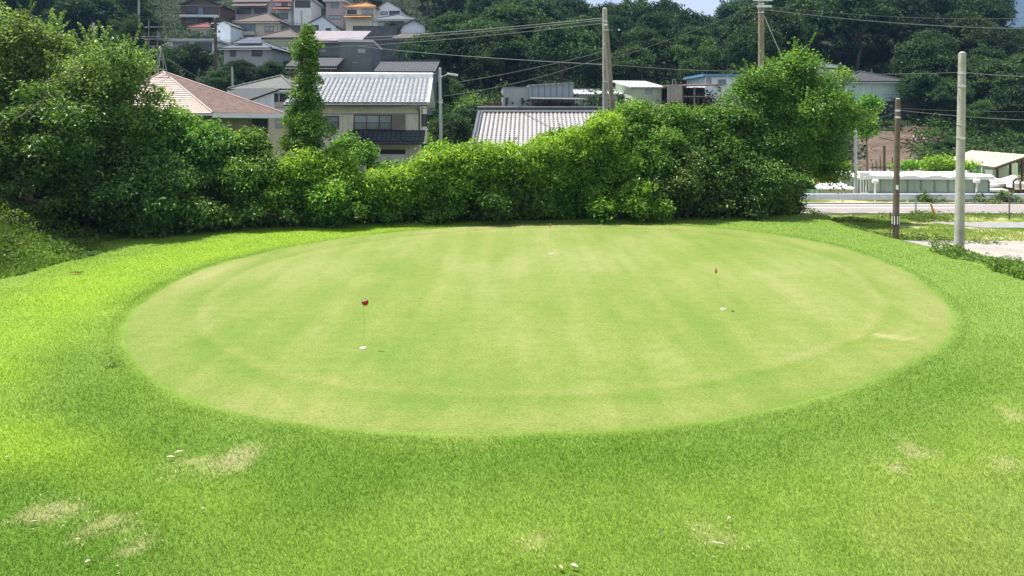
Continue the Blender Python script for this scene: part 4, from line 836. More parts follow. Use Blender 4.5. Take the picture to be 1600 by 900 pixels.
# the hillside, top rows first
house('brown two-storey house with a white gable and long dark balconies, top left of the hillside', 283, 344, 132, 8, 38, 'brown', 'brown', 'gable_y', -3, 9, 3, [(291, 308, 11, 24, 'n', 'glass'), (309, 318, 11, 24, 'n', 'glass_blue'), (319, 334, 11, 24, 'n', 'glass'), (292, 308, 27, 36, 'n', 'glass_blue', 'frame_grey'), (318, 332, 27, 36, 'n', 'glass')], extra=bal(284, 342, 24, 27, 'w_white'))
house('small cream house with a dull red roof below the brown two-storey house', 298, 329, 120, 43, 62, 'cream', 'red', 'hip', 36, 6, 4, [(299, 312, 49, 57, 'n', 'glass_pale')], extra=gutter)
house('low flat-roofed white house with a long dark window front', 263, 334, 104, 64, 82, 'white', 'flat', 'flat', None, 7, 2, [(271, 293, 66, 75, 'sill', 'glass_pale'), (303, 331, 66, 80, 'n', 'glass')])
house('narrow white shed with a rounded pointed gable beside the small cream house', 339, 360, 112, 40, 61, 'bluewhite', 'grey', 'gable_y', 34, 6, 0, [(341, 344, 48, 51, 'n', 'glass')], ov=.15)
house('shaded beige house with a brown roof edge cut by the picture top, left one', 367, 420, 136, 2, 32, 'mauve', 'brown', 'gable_x', -12, 8, -3, [(370, 394, 3, 10, 'n', 'glass'), (398, 418, 13, 22, 'n', 'glass'), (369, 392, 13, 22, 'n', 'glass')], extra=eaveroof(366, 421, 5, 12, 'r_brown', 1.6))
house('cream house with a wide brown hip roof dotted with white snow guards', 367, 436, 118, 34, 60, 'beige', 'brown', 'hip', 21, 8, -4, [(375, 399, 38, 52, 'n', 'glass_blue'), (414, 428, 41, 50, 'sill', 'glass_pale')], extra=bal(371, 401, 50, 55, 'w_beige'))
house('grey two-storey house with solar panels on its roof', 349, 421, 92, 75, 102, 'grey', 'slate', 'hip', 62, 8, -3, [(359, 368, 77, 88), (394, 410, 77, 88)], extra=solar(352, 414))
house('house with a brown hip roof and olive upper wall right of the solar panel roof', 404, 466, 104, 59, 94, 'white', 'brown', 'hip', 46, 9, -3, [(407, 415, 60, 65, 'n', 'glass_pale', 'frame_grey'), (434, 448, 84, 90, 'n', 'glass_pale')], extra=lambda root, sx, sz, w, h, dep: (lambda mb: (mb.box(sx(405), sx(465), -.06, -.005, sz(73), sz(60)), mb.build('upper_cladding', M['w_olive'], root)))(MB()))
house('white house with a red lean-to roof, upper middle of the hillside', 431, 457, 132, 2, 33, 'white', 'red', 'gable_x', -8, 7, 2, [(440, 449, 2, 9, 'n', 'glass_blue'), (433, 450, 20, 30, 'n', 'glass_blue')], extra=eaveroof(430, 457, 10, 17, 'r_red', 1.6))
house('tall white house with a grey shuttered upper storey beside the red lean-to roof', 459, 486, 131, 0, 23, 'white', 'flat', 'flat', None, 8, 2, [(461, 485, 1, 12, 'n', 'glass')])
house('pale blue clapboard house with an uneven gable above the ivy-covered pole', 477, 524, 112, 40, 52, 'paleblue', 'slate', 'gable_y', 26, 7, 2, [(484, 498, 39, 48), (509, 517, 44, 50)], ov=.2, shift=.3)
house('mauve two-storey house right of the tall white house', 509, 536, 130, 3, 31, 'mauve', 'flat', 'flat', None, 7, -2, [(516, 530, 4, 11, 'sill', 'glass_blue', 'frame_grey'), (514, 534, 24, 30, 'n', 'glass_pale')])
house('house with an orange tiled roof and an orange lean-to roof', 540, 585, 124, 11, 34, 'cream', 'orange', 'hip', 5, 7, -3, [(542, 557, 15, 22, 'n', 'glass'), (565, 583, 14, 24, 'n', 'glass_pale', 'frame_grey')], extra=eaveroof(540, 583, 24, 29, 'r_orange', 1.3))
house('white house with a lopsided gable at the upper right of the hillside', 588, 626, 126, 14, 28, 'white', 'slate', 'gable_y', 2, 7, -3, [(595, 606, 18, 23, 'n', 'glass_pale'), (608, 625, 17, 24, 'n', 'glass')], ov=.25, shift=-.2)
house('wide low house with a long grey tiled roof right of the orange roof', 583, 646, 116, 31, 43, 'cream', 'slate', 'hip', 23, 8, -3, [(591, 612, 33, 41, 'n', 'glass_pale'), (613, 632, 33, 43, 'n', 'glass')], extra=gutter)
house('pale blue gabled house at the right end of the hillside houses', 628, 664, 108, 41, 58, 'paleblue', 'slate', 'gable_y', 32, 7, -5, [], ov=.4)
house('house with a brown roof edge and a dark window, lowest right of the hillside houses', 617, 662, 102, 60, 84, 'white', 'brown', 'shed_x', 53, 6, -5, [(627, 647, 66, 76, 'sill')])
house('long house with a pinkish ribbed roof behind the ivy-covered pole', 470, 560, 90, 64, 95, 'dgrey', 'pinkgrey', 'shed_x', 51, 6, 1, [(498, 509, 78, 81, 'n', 'glass_pale', 'frame_grey')], extra=gutter)
house('plain dark grey box building with one small bright window', 531, 581, 76, 66, 118, 'dgrey', 'flat', 'flat', None, 9, 4, [(559, 571, 76, 83, 'n', 'glass_pale', 'frame_grey'), (551, 558, 97, 99, 'n', 'glass_pale', 'frame_grey')], ov=.1)
house('old tiled house with a dark gable just behind the cream house roof', 592, 674, 72, 112, 140, 'dgrey', 'dark', 'gable_x', 98, 8, 0, [], extra=gutter, group='houses on the flat ground')
house('dark old tiled house half hidden by the ivy-covered pole', 455, 520, 72, 104, 150, 'wood', 'dark', 'gable_x', 92, 8, 3, [(500, 514, 110, 122)], group='houses on the flat ground', extra=gutter)
def mb_wall(label, px0, px1, py0, py1, D, mat, group=None, name='retaining_wall'):
    a = W(px0, py1, D); b = W(px1, py0, D); mb = MB(); mb.box(0, b.x-a.x, 0, .8, -1.5, b.z-a.z); n = int((b.x-a.x)/2)
    for i in range(n+1): x = (b.x-a.x)*i/max(1, n); mb.box(x-.06, x+.06, -.08, -.002, -1.5, b.z-a.z)
    mb.box(-.05, b.x-a.x+.05, -.1, .9, b.z-a.z+.003, b.z-a.z+.15)
    return tag(mb.build(name, M[mat], None, a), label, 'wall', group)
mb_wall('grey concrete retaining wall right of the dark grey building', 584, 632, 64, 92, 94, 'retaining')
mb_wall('grey concrete retaining wall below the tall shaded house and the red lean-to roof', 440, 478, 41, 56, 114, 'retaining')
mb_wall('concrete retaining wall under the long grey tiled roof', 552, 620, 42, 50, 114, 'retaining')
mb_wall('dark stone retaining wall under the white house behind the wooden pole', 1366, 1434, 160, 222, 86, 'stone_wall')
# middle ground, left
house('old tiled house with a mossy hip roof behind the pink roof', 366, 458, 62, 139, 200, 'white', 'grey', 'hip', 119, 7, -6, [(424, 436, 146, 161), (438, 452, 146, 160), (416, 421, 145, 158)], group='houses on the flat ground', extra=bal(438, 456, 160, 168, 'w_beige'), sink=1)
house('low dark-tiled wing in front of the mossy hip roof', 326, 384, 54, 158, 205, 'white', 'dark', 'shed_x', 142, 5, -6, [], group='houses on the flat ground', sink=1)
house('grey house front with barred window between the pink roof and the ivy-covered pole', 408, 458, 50, 176, 230, 'beige', 'flat', 'flat', None, 5, 0, [(430, 446, 186, 200, 'n', 'glass_pale', 'frame_grey')], group='houses on the flat ground', sink=1, ov=.1)
# pink roofed house
def pink():
    D0 = 38.0; ap = W(255, 113, D0+2.6); nr_ = W(332, 177, D0-1.2); rt_ = W(444, 177, D0+1.9); lf = W(120, 177, D0+1.2); bk = Vector((ap.x+(ap.x-nr_.x), ap.y+(ap.y-nr_.y)+.4, nr_.z))
    ez = nr_.z; rt_.z = ez; lf.z = ez; bk.z = ez; c = Vector((ap.x, ap.y, 0))
    root = empty('house', c, 0, 'single-storey house with a big salmon pink hip roof behind the left bushes', 'house', 'houses on the flat ground')
    l = lambda p: Vector(p)-c
    A_, Nn, Rr, Lf, Bk = l(ap), l(nr_), l(rt_), l(lf), l(bk)
    mb = MB()
    for p in (Nn, Rr, Bk, Lf): pass
    s = .86; q = [Vector((p.x*s, p.y*s, 0)) for p in (Lf, Nn, Rr, Bk)]
    mb.poly([(p.x, p.y, -1) for p in q]+[(p.x, p.y, ez-.1) for p in q], [(3, 2, 1, 0), (4, 5, 6, 7)]+[(i, (i+1) % 4, (i+1) % 4+4, i+4) for i in range(4)])
    mb.build('wall', M['w_tan'], root)
    mb = MB(); es = [Lf, Nn, Rr, Bk]
    mb.poly([p-Vector((0, 0, .12)) for p in es]+es, [(3, 2, 1, 0)]+[(i, (i+1) % 4, (i+1) % 4+4, i+4) for i in range(4)]); mb.build('fascia', M['white_metal'], root)
    # stepped courses on each slope
    for k, (a, b) in enumerate(((Lf, Nn), (Nn, Rr), (Rr, Bk), (Bk, Lf))):
        mb = MB(); nc = 22; n = (b-a).cross(A_-a).normalized()
        if k == 1:
            mb.poly([a, b, A_], [(0, 1, 2)]); e_ = (A_-b)
            for i in range(1, 30):
                t = i/30; p_ = a.lerp(b, t); q_ = a.lerp(A_, t); mb.tube([p_+n*.02, q_+n*.02], [.034, .034], 4)
            mb.build('roof_slope', M['r_pink'], root); continue
        for i in range(nc):
            t0, t1 = i/nc, (i+1)/nc
            p0, p1 = a.lerp(A_, t0)+n*.045, b.lerp(A_, t0)+n*.045; p3, p2 = a.lerp(A_, t1)+n*.012, b.lerp(A_, t1)+n*.012
            mb.poly([p0, p1, p2, p3, a.lerp(A_, t0), b.lerp(A_, t0)], [(0, 1, 2, 3), (4, 5, 1, 0)])
        mb.build('roof_slope', M['r_pink'], root)
    mb = MB()
    for p in es: mb.tube([p+Vector((0, 0, .06)), A_+Vector((0, 0, .05))], [.04, .04], 6)
    mb.build('ridge_tile', M['r_pinkridge'], root)
    # windows on the right-hand front
    dirv = (q[2]-q[1]); ang = math.atan2(dirv.y, dirv.x); hold = bpy.data.objects.new('window_wall', None)
    wz = (H-(205-HY)/F*D0); f = MB(); f.box(-.02, 1.05, -.05, .02, wz-1.0, wz+1.1); o = f.build('window', M['frame_grey'], root, q[1].lerp(q[2], .72), ang)
    f = MB(); f.box(.05, .98, -.07, -.052, wz-.92, wz+1.03); f.build('pane', M['glass'], o)
    mb = MB(); gpt = [Nn+Vector((0, 0, -.18)), Rr+Vector((0, 0, -.20))]; mb.tube(gpt, [.06, .06], 6); mb.build('gutter', M['white_metal'], root)
M['r_pink'] = plain('roof_pink', (.45, .33, .29), .55, .22, 3.5, .3, 14, dirt=.25, spec=.5); M['r_pinkridge'] = plain('roof_pinkridge', (.42, .31, .27), .5, .15, 4)
pink()
# cream house with the silver tiled roof
M['tile_silver'] = plain('tile_silver', (.72, .73, .75), .38, .16, 2.5, .15, 12, metal=.0, spec=.8)
M['tile_worn'] = plain('tile_worn', (.58, .55, .54), .48, .22, 3.5, .15, 12, metal=0, spec=.6)
def cream_house():
    D = 48.0; px0, px1 = 462, 656; xc = ((px0+px1)/2-800)/F*D; w = (px1-px0)/F*D; hw = w/2; base = 0; S = D/F
    root = empty('house', (xc, D, 0), R(3), 'two-storey cream house with a big silver tiled roof', 'house', 'houses on the flat ground')
    z = lambda py: H-(py-HY)*S; x = lambda px: (px-(px0+px1)/2)*S
    ze = z(161); zr = H+(190-113)/F*(D+3.6)-.52; dep = 7.2
    mb = MB(); mb.poly([(-hw, 0, -.5), (-hw, dep, -.5), (-hw, dep, ze), (-hw, dep/2, zr-.25), (-hw, 0, ze), (hw, 0, -.5), (hw, dep, -.5), (hw, dep, ze), (hw, dep/2, zr-.25), (hw, 0, ze)],
                [(4, 3, 2, 1, 0), (5, 6, 7, 8, 9), (0, 5, 9, 4), (1, 2, 7, 6), (4, 9, 8, 3), (3, 8, 7, 2), (0, 1, 6, 5)]); mb.build('wall', M['w_cream'], root)
    e = (-hw-.5, -.75, ze-.16); f = (hw+.55, -.75, ze-.16); g = (hw+.55, dep/2, zr); h_ = (-hw-.5, dep/2, zr)
    mb = MB(); mb.slab([e, f, g, h_], .08); mb.slab([(hw+.55, dep+.75, ze-.16), (-hw-.5, dep+.75, ze-.16), h_, g], .14); mb.build('roof', M['tile_silver'], root)
    up = lambda p: (p[0], p[1], p[2]+.09)
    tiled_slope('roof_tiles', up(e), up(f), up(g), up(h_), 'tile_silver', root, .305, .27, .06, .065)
    mb = MB(); mb.box(-hw-.55, hw+.6, dep/2-.16, dep/2+.16, zr+.08, zr+.34); mb.tube([(-hw-.6, dep/2, zr+.38), (hw+.65, dep/2, zr+.38)], [.13, .13], 8); mb.tube([(hw+.56, -.76, ze-.02), (hw+.56, dep/2, zr+.14)], [.1, .1], 8); mb.build('ridge', M['tile_silver'], root)
    # upstairs window with railing and storm shutter box
    window(root, x(553), x(612), z(203), z(179), 'rail', 0, 'glass_pale')
    mb = MB(); mb.box(x(612)+.01, x(633), -.16, -.002, z(203), z(179)); mb.box(x(622)-.015, x(622)+.015, -.175, -.162, z(203)+.03, z(179)-.03); mb.build('shutter_box', M['shutter'], root)
    window(root, x(510), x(530), z(199), z(181), 'rail', 0, 'glass_pale')
    mb = MB(); mb.box(-hw+.05, hw-.05, -.02, -.002, z(178.5), z(177)); mb.build('wall_joint', M['frame_grey'], root)
    # lean-to tiles over the ground floor
    a = (x(548), -1.25, z(222.5)); b = (x(664), -1.25, z(222.5)); c = (x(664), -.01, z(206)+.0); d_ = (x(548), -.01, z(206))
    mb = MB(); mb.slab([a, b, c, d_], .07); lt = mb.build('lean_to_roof', M['r_slate'], root)
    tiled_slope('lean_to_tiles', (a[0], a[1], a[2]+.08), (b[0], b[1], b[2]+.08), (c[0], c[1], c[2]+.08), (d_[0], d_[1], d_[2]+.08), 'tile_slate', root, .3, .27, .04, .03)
    mb = MB(); mb.tube([(a[0], -1.3, z(224)), (b[0], -1.3, z(224))], [.05, .05], 6); mb.tube([(x(652), -.08, ze-.3), (x(655), -.08, z(175)), (x(655), -.08, z(206))], [.045]*3, 6); mb.tube([(-hw-.5, -.82, ze-.16), (hw+.5, -.82, ze-.17)], [.055, .055], 6); mb.build('gutter', M['frame_dark'], root)
    # garage opening with pale shutter
    mb = MB(); mb.box(x(592), x(631), -.06, -.002, 0, z(241)); o = mb.build('garage_shutter', M['w_white'], root)
    mb = MB(); mb.box(x(590), x(633), -.14, -.003, z(240.5), z(234)); mb.build('shutter_housing', M['frame_dark'], root)
    # gable side: small bay windows
    for za, zb in ((z(198), z(178)), (z(236), z(226))):
        mb = MB(); mb.box(hw+.003, hw+.35, 1.2, 2.3, za, zb); o = mb.build('window', M['frame_dark'], root); mb = MB(); mb.box(hw+.04, hw+.31, 1.18, 1.197, za+.08, zb-.08); mb.build('pane', M['glass'], o)
    mb = MB(); mb.slab([(hw+.003, .6, z(168)), (hw+.9, .6, z(172)), (hw+.9, 2.6, z(172)), (hw+.003, 2.6, z(168))], .05); mb.build('side_canopy', M['frame_grey'], root)
M['tile_slate'] = plain('tile_slate', (.07, .08, .095), .45, .3, 3, .15, 12, spec=.5)
def valley_shade(m, f):   # shade between the ribs and under the laps, painted into the tile colour
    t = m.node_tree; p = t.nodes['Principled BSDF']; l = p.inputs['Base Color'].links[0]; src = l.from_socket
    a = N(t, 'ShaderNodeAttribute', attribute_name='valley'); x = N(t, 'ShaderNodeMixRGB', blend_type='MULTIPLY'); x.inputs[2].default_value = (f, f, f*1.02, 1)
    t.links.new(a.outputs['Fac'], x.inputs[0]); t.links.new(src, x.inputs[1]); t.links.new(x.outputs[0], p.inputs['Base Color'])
valley_shade(M['tile_silver'], .24); valley_shade(M['tile_slate'], .3)
cream_house()
def long_house():
    D = 43.0; px0, px1 = 748, 952; S = D/F; xc = ((px0+px1)/2-800)*S; w = (px1-px0)*S; hw = w/2; z = lambda py: H-(py-HY)*S; dep = 7.0
    root = empty('house', (xc, D, 0), R(1.5), 'low house with a long ribbed tile roof rising above the vines', 'house', 'houses on the flat ground')
    ze = z(232); zr = z(178); mb = MB(); mb.box(-hw, hw, 0, dep, -.5, ze-.05); mb.build('wall', M['w_beige'], root)
    e = (-hw-.45, -.9, ze-.25); f = (hw+.5, -.9, ze-.25); g = (hw+.5, dep/2, zr); h_ = (-hw-.05, dep/2, zr)
    mb = MB(); mb.slab([e, f, g, h_], .08); mb.slab([(hw+.5, dep+.9, ze-.25), (-hw-.45, dep+.9, ze-.25), h_, g], .14); mb.build('roof', M['tile_worn'], root)
    up = lambda p: (p[0], p[1], p[2]+.09)
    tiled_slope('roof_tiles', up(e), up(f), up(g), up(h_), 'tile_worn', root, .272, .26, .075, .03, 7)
    mb = MB()
    for k in range(3): mb.box(-hw-.1, hw+.5, dep/2-.17+.02*k, dep/2+.17-.02*k, zr+.08+k*.10, zr+.165+k*.10)
    mb.tube([(-hw-.15, dep/2, zr+.42), (hw+.5, dep/2, zr+.42)], [.1, .1], 8)
    mb.tube([(-hw-.42, -.9, ze-.1), (-hw-.02, dep/2, zr+.16)], [.13, .13], 8); mb.tube([(-hw-.22, -.9, ze-.06), (-hw+.16, dep/2, zr+.2)], [.09, .09], 8)
    mb.build('ridge', M['tile_slate'], root)
    mb = MB(); mb.box(-hw-.12, hw+.5, dep/2-.19, dep/2-.171, zr+.19, zr+.25); mb.build('ridge_band', M['white_metal'], root)
valley_shade(M['tile_worn'], .10)
long_house()
# industrial sheds in the middle distance
GS = 'sheds on the rise behind the bushes'
house('grey corrugated block building with two slit windows', 786, 897, 76, 137, 172, 'grey', 'flat', 'flat', None, 9, 0, [(788, 791, 153, 166), (812, 815, 153, 166)], ov=.04, group=GS, cat='building', name='block_building', extra=lambda root, sx, sz, w, h, dep: (lambda mb: (mb.box(sx(826), sx(897), -.5, -.003, -2, sz(131)), mb.build('raised_bay', M['w_grey2'], root)))(MB())) if 'w_grey2' in M else None
M['w_grey2'] = tile('wall_grey_ribbed', (.27, .31, .34), .6, 1.6, .01, var=.08, strength=.2)
def block():
    D = 76; S = D/F; root = empty('block_building', W(841, 176, D), R(2), 'grey corrugated block building with two slit windows', 'building', GS)
    x = lambda px: (px-841)*S; z = lambda py: (176-py)*S
    mb = MB(); mb.box(x(785.5), x(826), 0, 7, -2, z(137)); mb.build('wall', M['w_grey'], root)
    mb = MB(); mb.poly([(x(826)+.003, -.3, -2), (x(895.5), -.3, -2), (x(895.5), -.3, z(130)), (x(826)+.003, -.3, z(134)), (x(826)+.003, 8, -2), (x(895.5), 8, -2), (x(895.5), 8, z(130)), (x(826)+.003, 8, z(134))], [(0, 1, 2, 3), (7, 6, 5, 4), (0, 3, 7, 4), (1, 5, 6, 2), (3, 2, 6, 7), (0, 4, 5, 1)]); mb.build('ribbed_wall', M['w_grey2'], root)
    mb = MB(); mb.box(x(785), x(826), -.1, 7.1, z(137)+.003, z(136)); mb.slab([(x(825.5), -.42, z(134)+.01), (x(896.2), -.42, z(130)+.01), (x(896.2), 8.1, z(130)+.01), (x(825.5), 8.1, z(134)+.01)], .08)
    for i in range(7): q = x(831+i*10); mb.box(q, q+.25, -.5, -.425, z(134-i*.62)-.12, z(133-i*.62)-.02)
    mb.build('roof_edge', M['frame_grey'], root)
    for p in (789.5, 814): window(root, x(p), x(p+4), z(168), z(153), 'n', 0)
    mb = MB(); mb.slab([(x(827), -3.4, z(157)), (x(914), -3.4, z(158.2)), (x(899), -.31, z(154)), (x(827), -.31, z(153.5))], .1); cn = mb.build('canopy', M['retaining'], root)
    mb = MB()
    for p in (830, 868, 905): mb.box(x(p)-.05, x(p)+.05, -3.3, -3.2, -2, z(158)); 
    mb.bar((x(905), -3.2, z(162)), (x(912), -3.2, z(158.5)), .05); mb.build('canopy_post', M['frame_dark'], root)
    mb = MB(); mb.box(x(830), x(893), -1.0, -.35, -2, z(161)); mb.build('stacked_boards', M['wood_dark'], root)
M['wood_dark'] = plain('wood_dark', (.09, .06, .045), .9, .4, 3, .4, 15)
block()
def stack():
    D = 74; S = D/F; root = empty('timber_stack', W(770, 172, D), 0, 'reddish stack of old timber and tiles left of the grey block building', 'timber stack'); rg = random.Random(3)
    for i in range(5):
        mb = MB(); z0 = -.6+i*.28; mb.box(-1.15+rg.uniform(0, .2), .95+rg.uniform(-.2, .1), -.5+rg.uniform(-.1, .1), .5, z0, z0+.2); mb.build('board_layer', M['rust'] if i % 2 == 0 else M['pole_brown'], root)
stack()
house('long pale green shed with a white metal roof and dark green doors', 898, 988, 78, 148, 172, 'palegreen', 'metal_white', 'shed_x', 141, 5, -1, [(918, 924, 151, 170), (934, 946, 151, 170)], group=GS, name='shed', cat='shed', extra=lambda root, sx, sz, w, h, dep: [(lambda mb: (mb.box(sx(a), sx(b), -.07, -.003, -1, sz(150)), mb.build('door', M['w_green'], root)))(MB()) for a, b in ((926, 932), (965, 973), (976, 986))], ov=.25)
house('pale green gabled hut with a white sloping roof', 986, 1036, 76, 137, 160, 'palegreen', 'metal_white', 'shed_x', 129, 4.5, 14, [(1008, 1019, 139, 147, 'n', 'glass_pale', 'frame_grey')], group=GS, name='shed', cat='shed', ov=.3)
def canopy(label, px0, px1, top, base, D, dep, mat, posts, back=None, group=None):
    S = D/F; root = empty('open_shed', W((px0+px1)/2, base, D), 0, label, 'shed', group); hw = (px1-px0)*S/2; h = (base-top)*S
    mb = MB(); mb.slab([(-hw, -.3, h), (hw, -.3, h+.15), (hw, dep, h+.55), (-hw, dep, h+.35)], .1); mb.build('roof', M[mat], root)
    for p in posts:
        x = (p-(px0+px1)/2)*S; mb = MB(); mb.box(x-.07, x+.07, -.05, .09, -2, h-.01); mb.build('post', M['pole_brown'], root)
    if back: mb = MB(); mb.box(-hw+.1, hw-.1, dep-.2, dep-.05, -2, h+.2); mb.build('back_wall', M[back], root)
    rg = random.Random(5); mb = MB()
    for i in range(14):
        x = rg.uniform(-hw+.3, hw-.5); y = rg.uniform(.6, dep-.8); mb.box(x, x+rg.uniform(.3, .9), y, y+.5, -1.5, rg.uniform(.2, h*.55))
    mb.build('stored_goods', M['wood_dark'], root)
    mb = MB(); mb.box(-hw+.1, hw-.3, -.12, -.06, h*.22, h*.30); mb.build('rail', M['pole_brown'], root)
    return root
canopy('open rusty-roofed shed full of stored things below the blue-edged hut', 1046, 1127, 136, 156, 73, 6, 'r_rust', (1046, 1066, 1085, 1126), 'wood_dark', GS)
def pallet():
    D = 72; S = D/F; root = empty('corrugated_panel', W(1043, 147, D), 0, 'upright pale corrugated sheets left of the open rusty shed', 'metal sheet'); mb = MB()
    for i in range(9): mb.box(i*.15, i*.15+.09, 0, .05, -.8, .95-.01*i)
    mb.box(0, 1.4, .053, .08, -.8, .9); mb.build('sheet', M['retaining_pale'], root); mb = MB(); mb.box(.5, .56, .09, .15, -.8, 1.4); mb.box(.8, .86, .09, .15, -.8, 1.4); mb.box(.5, .86, .09, .15, 1.4, 1.46); mb.build('frame', M['frame_grey'], root)
M['retaining_pale'] = plain('sheet_pale', (.42, .37, .34), .7, .2, 2, dirt=.4)
pallet()
house('white hut with a bright blue roof edge', 1100, 1196, 82, 120, 140, 'paleblue', 'blue', 'flat', None, 6, 8, [(1121, 1134, 124, 132, 'sill', 'glass_blue', 'frame_grey'), (1102, 1110, 121, 131, 'n', 'glass_pale', 'frame_grey')], group=GS, name='hut', cat='hut', ov=.3) if False else None
M['r_blue'] = plain('roof_blue', (.12, .27, .45), .6, .15, 2)
house('white hut with a bright blue roof edge', 1100, 1196, 82, 120, 144, 'paleblue', 'blue', 'flat', None, 6, 6, [(1121, 1134, 124, 132, 'sill', 'glass_blue', 'frame_grey'), (1102, 1110, 121, 131, 'n', 'glass_pale', 'frame_grey')], group=GS, name='hut', cat='hut', ov=.3)
house('white house with a dark roof above the dark stone wall', 1322, 1407, 88, 127, 161, 'mint', 'dark', 'hip', 112, 8, -3, [(1380, 1394, 147, 153, 'n', 'wpane', 'frame_grey')], group=GS, sink=.8) if False else None
M['wpane'] = plain('wpane', (.5, .6, .6), .5, .1)
house('white house with a dark roof above the dark stone wall', 1322, 1407, 88, 127, 161, 'mint', 'dark', 'hip', 112, 8, -3, [(1380, 1394, 147, 153, 'n', 'wpane', 'frame_grey')], group=GS, sink=.8, extra=gutter)
house('house with only its slate roof showing above the big roadside tree', 1250, 1314, 96, 106, 125, 'white', 'slate', 'hip', 96, 8, 0, [], group=GS, sink=1)
# laundry
def laundry():
    root = empty('laundry_pole', W(1360, 175, 80), 0, 'washing hanging on a pole between the big tree and the dark stone wall', 'laundry'); S = 80/F
    mb = MB(); mb.tube([(0, 0, -1), (0, 0, 1.4)], [.04, .04], 6); mb.tube([(-.9, 0, 1.4), (1.1, 0, 1.2)], [.025, .025], 6); mb.build('pole', M['wire_pale'], root); rg = random.Random(2)
    for i in range(5):
        x = -.75+i*.4; mb = MB(); n = 5; d = rg.uniform(.5, .9); V = []
        for j in range(n+1):
            for k in range(4): V.append((x+k*.1, .05*math.sin(k*2+j), 1.36-.1*(x+.9)-d*j/n))
        mb.poly(V, [(j*4+k, j*4+k+1, j*4+k+5, j*4+k+4) for j in range(n) for k in range(3)]); mb.build('cloth', M['white'], root)
laundry()

# ------------------------------------------------------------ roadside: panelled building, shed, rail
def tank():
    D = 46.9; S = D/F; root = empty('panelled_building', W(1343, 322, D), R(-4), 'long low building of pale green-grey panels with a wavy white roof edge', 'building'); x = lambda px: (px-1343)*S; z = lambda py: (322-py)*S
    x0 = x(1355); x1 = x(1537); mb = MB(); mb.box(x0, x1, 0, 5, -.6, z(280)); mb.build('wall', M['w_tank'], root)
    n = 9
    for i in range(n+1):
        q = x0+(x1-x0)*i/n; mb = MB(); mb.box(q-.035, q+.035, -.05, -.003, -.3, z(281)); mb.build('panel_joint', M['w_tank2'], root)
    mb = MB(); mb.box(x0, x1, -.10, -.052, z(302), z(300)); mb.build('rail_strip', M['w_tank2'], root)
    # wavy cover
    V = []; m = 80
    for i in range(m+1):
        t = i/m; q = x0-.3+(x1-x0+.5)*t; wv = .08*abs(math.sin(math.pi*n*t*.5))+.03*math.sin(t*37)
        for (yy, zz) in ((-.22, z(279.5)), (-.22, z(275.5)+wv), (.3, z(273.5)+wv), (5.2, z(277)+wv), (5.2, z(279.5))): V.append((q, yy, zz))
    f = [(i*5+k, (i+1)*5+k, (i+1)*5+k+1, i*5+k+1) for i in range(m) for k in range(4)]+[(0, 1, 2, 3, 4), (m*5+4, m*5+3, m*5+2, m*5+1, m*5)]
    mb = MB(); mb.poly(V, f); mb.build('roof_cover', M['white'], root)
    # open left end with white frame
    mb = MB()
    for k in range(4): mb.box(x(1343)-.0+k*.18, x(1343)+.07+k*.18, -.1+k*.03, -.04+k*.03, -.4, z(281))
    mb.box(x(1343), x(1355)+.1, -.11, -.02, z(281), z(270)); mb.box(x(1343), x(1355), -.11, -.02, z(303), z(300)); mb.build('end_frame', M['white_metal'], root)
    mb = MB(); mb.box(x(1343), x(1355)-.003, .3, .4, -.4, z(281)); mb.build('end_wall', M['w_tank'], root)
    for p in (1364, 1392, 1492, 1510):
        mb = MB(); mb.tube([(x(p), .5, z(272)), (x(p), .5, z(266))], [.05, .05], 6); mb.build('roof_vent', M['white'], root)
M['w_tank2'] = plain('panel_joint', (.22, .27, .24), .6, .1)
tank()
def ballpost(px, lab):
    p = W(px, 322, 46.0); root = empty('pipe_vent', (p.x, p.y, p.z), 0, lab, 'vent pipe', 'white vent pipes in front of the panelled building'); mb = MB(); mb.tube([(0, 0, -.2), (0, 0, 1.5)], [.06, .06], 8); mb.build('pipe', M['white'], root)
    mb = MB()
    for sx in (-.1, 0, .1): mb.tube([(sx, 0, 1.42), (sx, 0, 1.47), (sx, 0, 1.6), (sx, 0, 1.68)], [.05, .11, .11, .04], 8)
    mb.build('cap', M['white'], root)
ballpost(1367.5, 'white capped vent pipe left of the wooden pole'); ballpost(1526, 'white capped vent pipe right of the concrete pole')
def guard():
    D = 45.1; root = empty('guard_rail', (15.2, D, rz), 0, 'white steel guard rail along the far side of the road', 'guard rail'); zt0 = .62
    pr = [(0, zt0), (-.06, zt0-.02), (-.09, zt0-.09), (-.02, zt0-.17), (-.02, zt0-.25), (-.09, zt0-.33), (-.06, zt0-.41), (0, zt0-.43)]; V = []
    for X_ in (0.2, 60):
        for a, b in pr: V.append((X_, a, b))
        for a, b in pr[::-1]: V.append((X_, a+.012, b))
    n = 16; mb = MB(); mb.poly(V, [(i, (i+1) % n, (i+1) % n+n, i+n) for i in range(n)]+[tuple(range(n-1, -1, -1)), tuple(range(n, 2*n))]); mb.build('beam', M['galv'], root)
    mb = MB(); mb.box(-.12, .22, -.09, .03, zt0-.35, zt0+.02); mb.build('end_plate', M['white_metal'], root)
    for i in range(15):
        mb = MB(); mb.tube([(1+i*4.0, .1, -.4), (1+i*4.0, .1, zt0-.02)], [.057, .057], 10); mb.build('post', M['white_metal'], root)
guard()
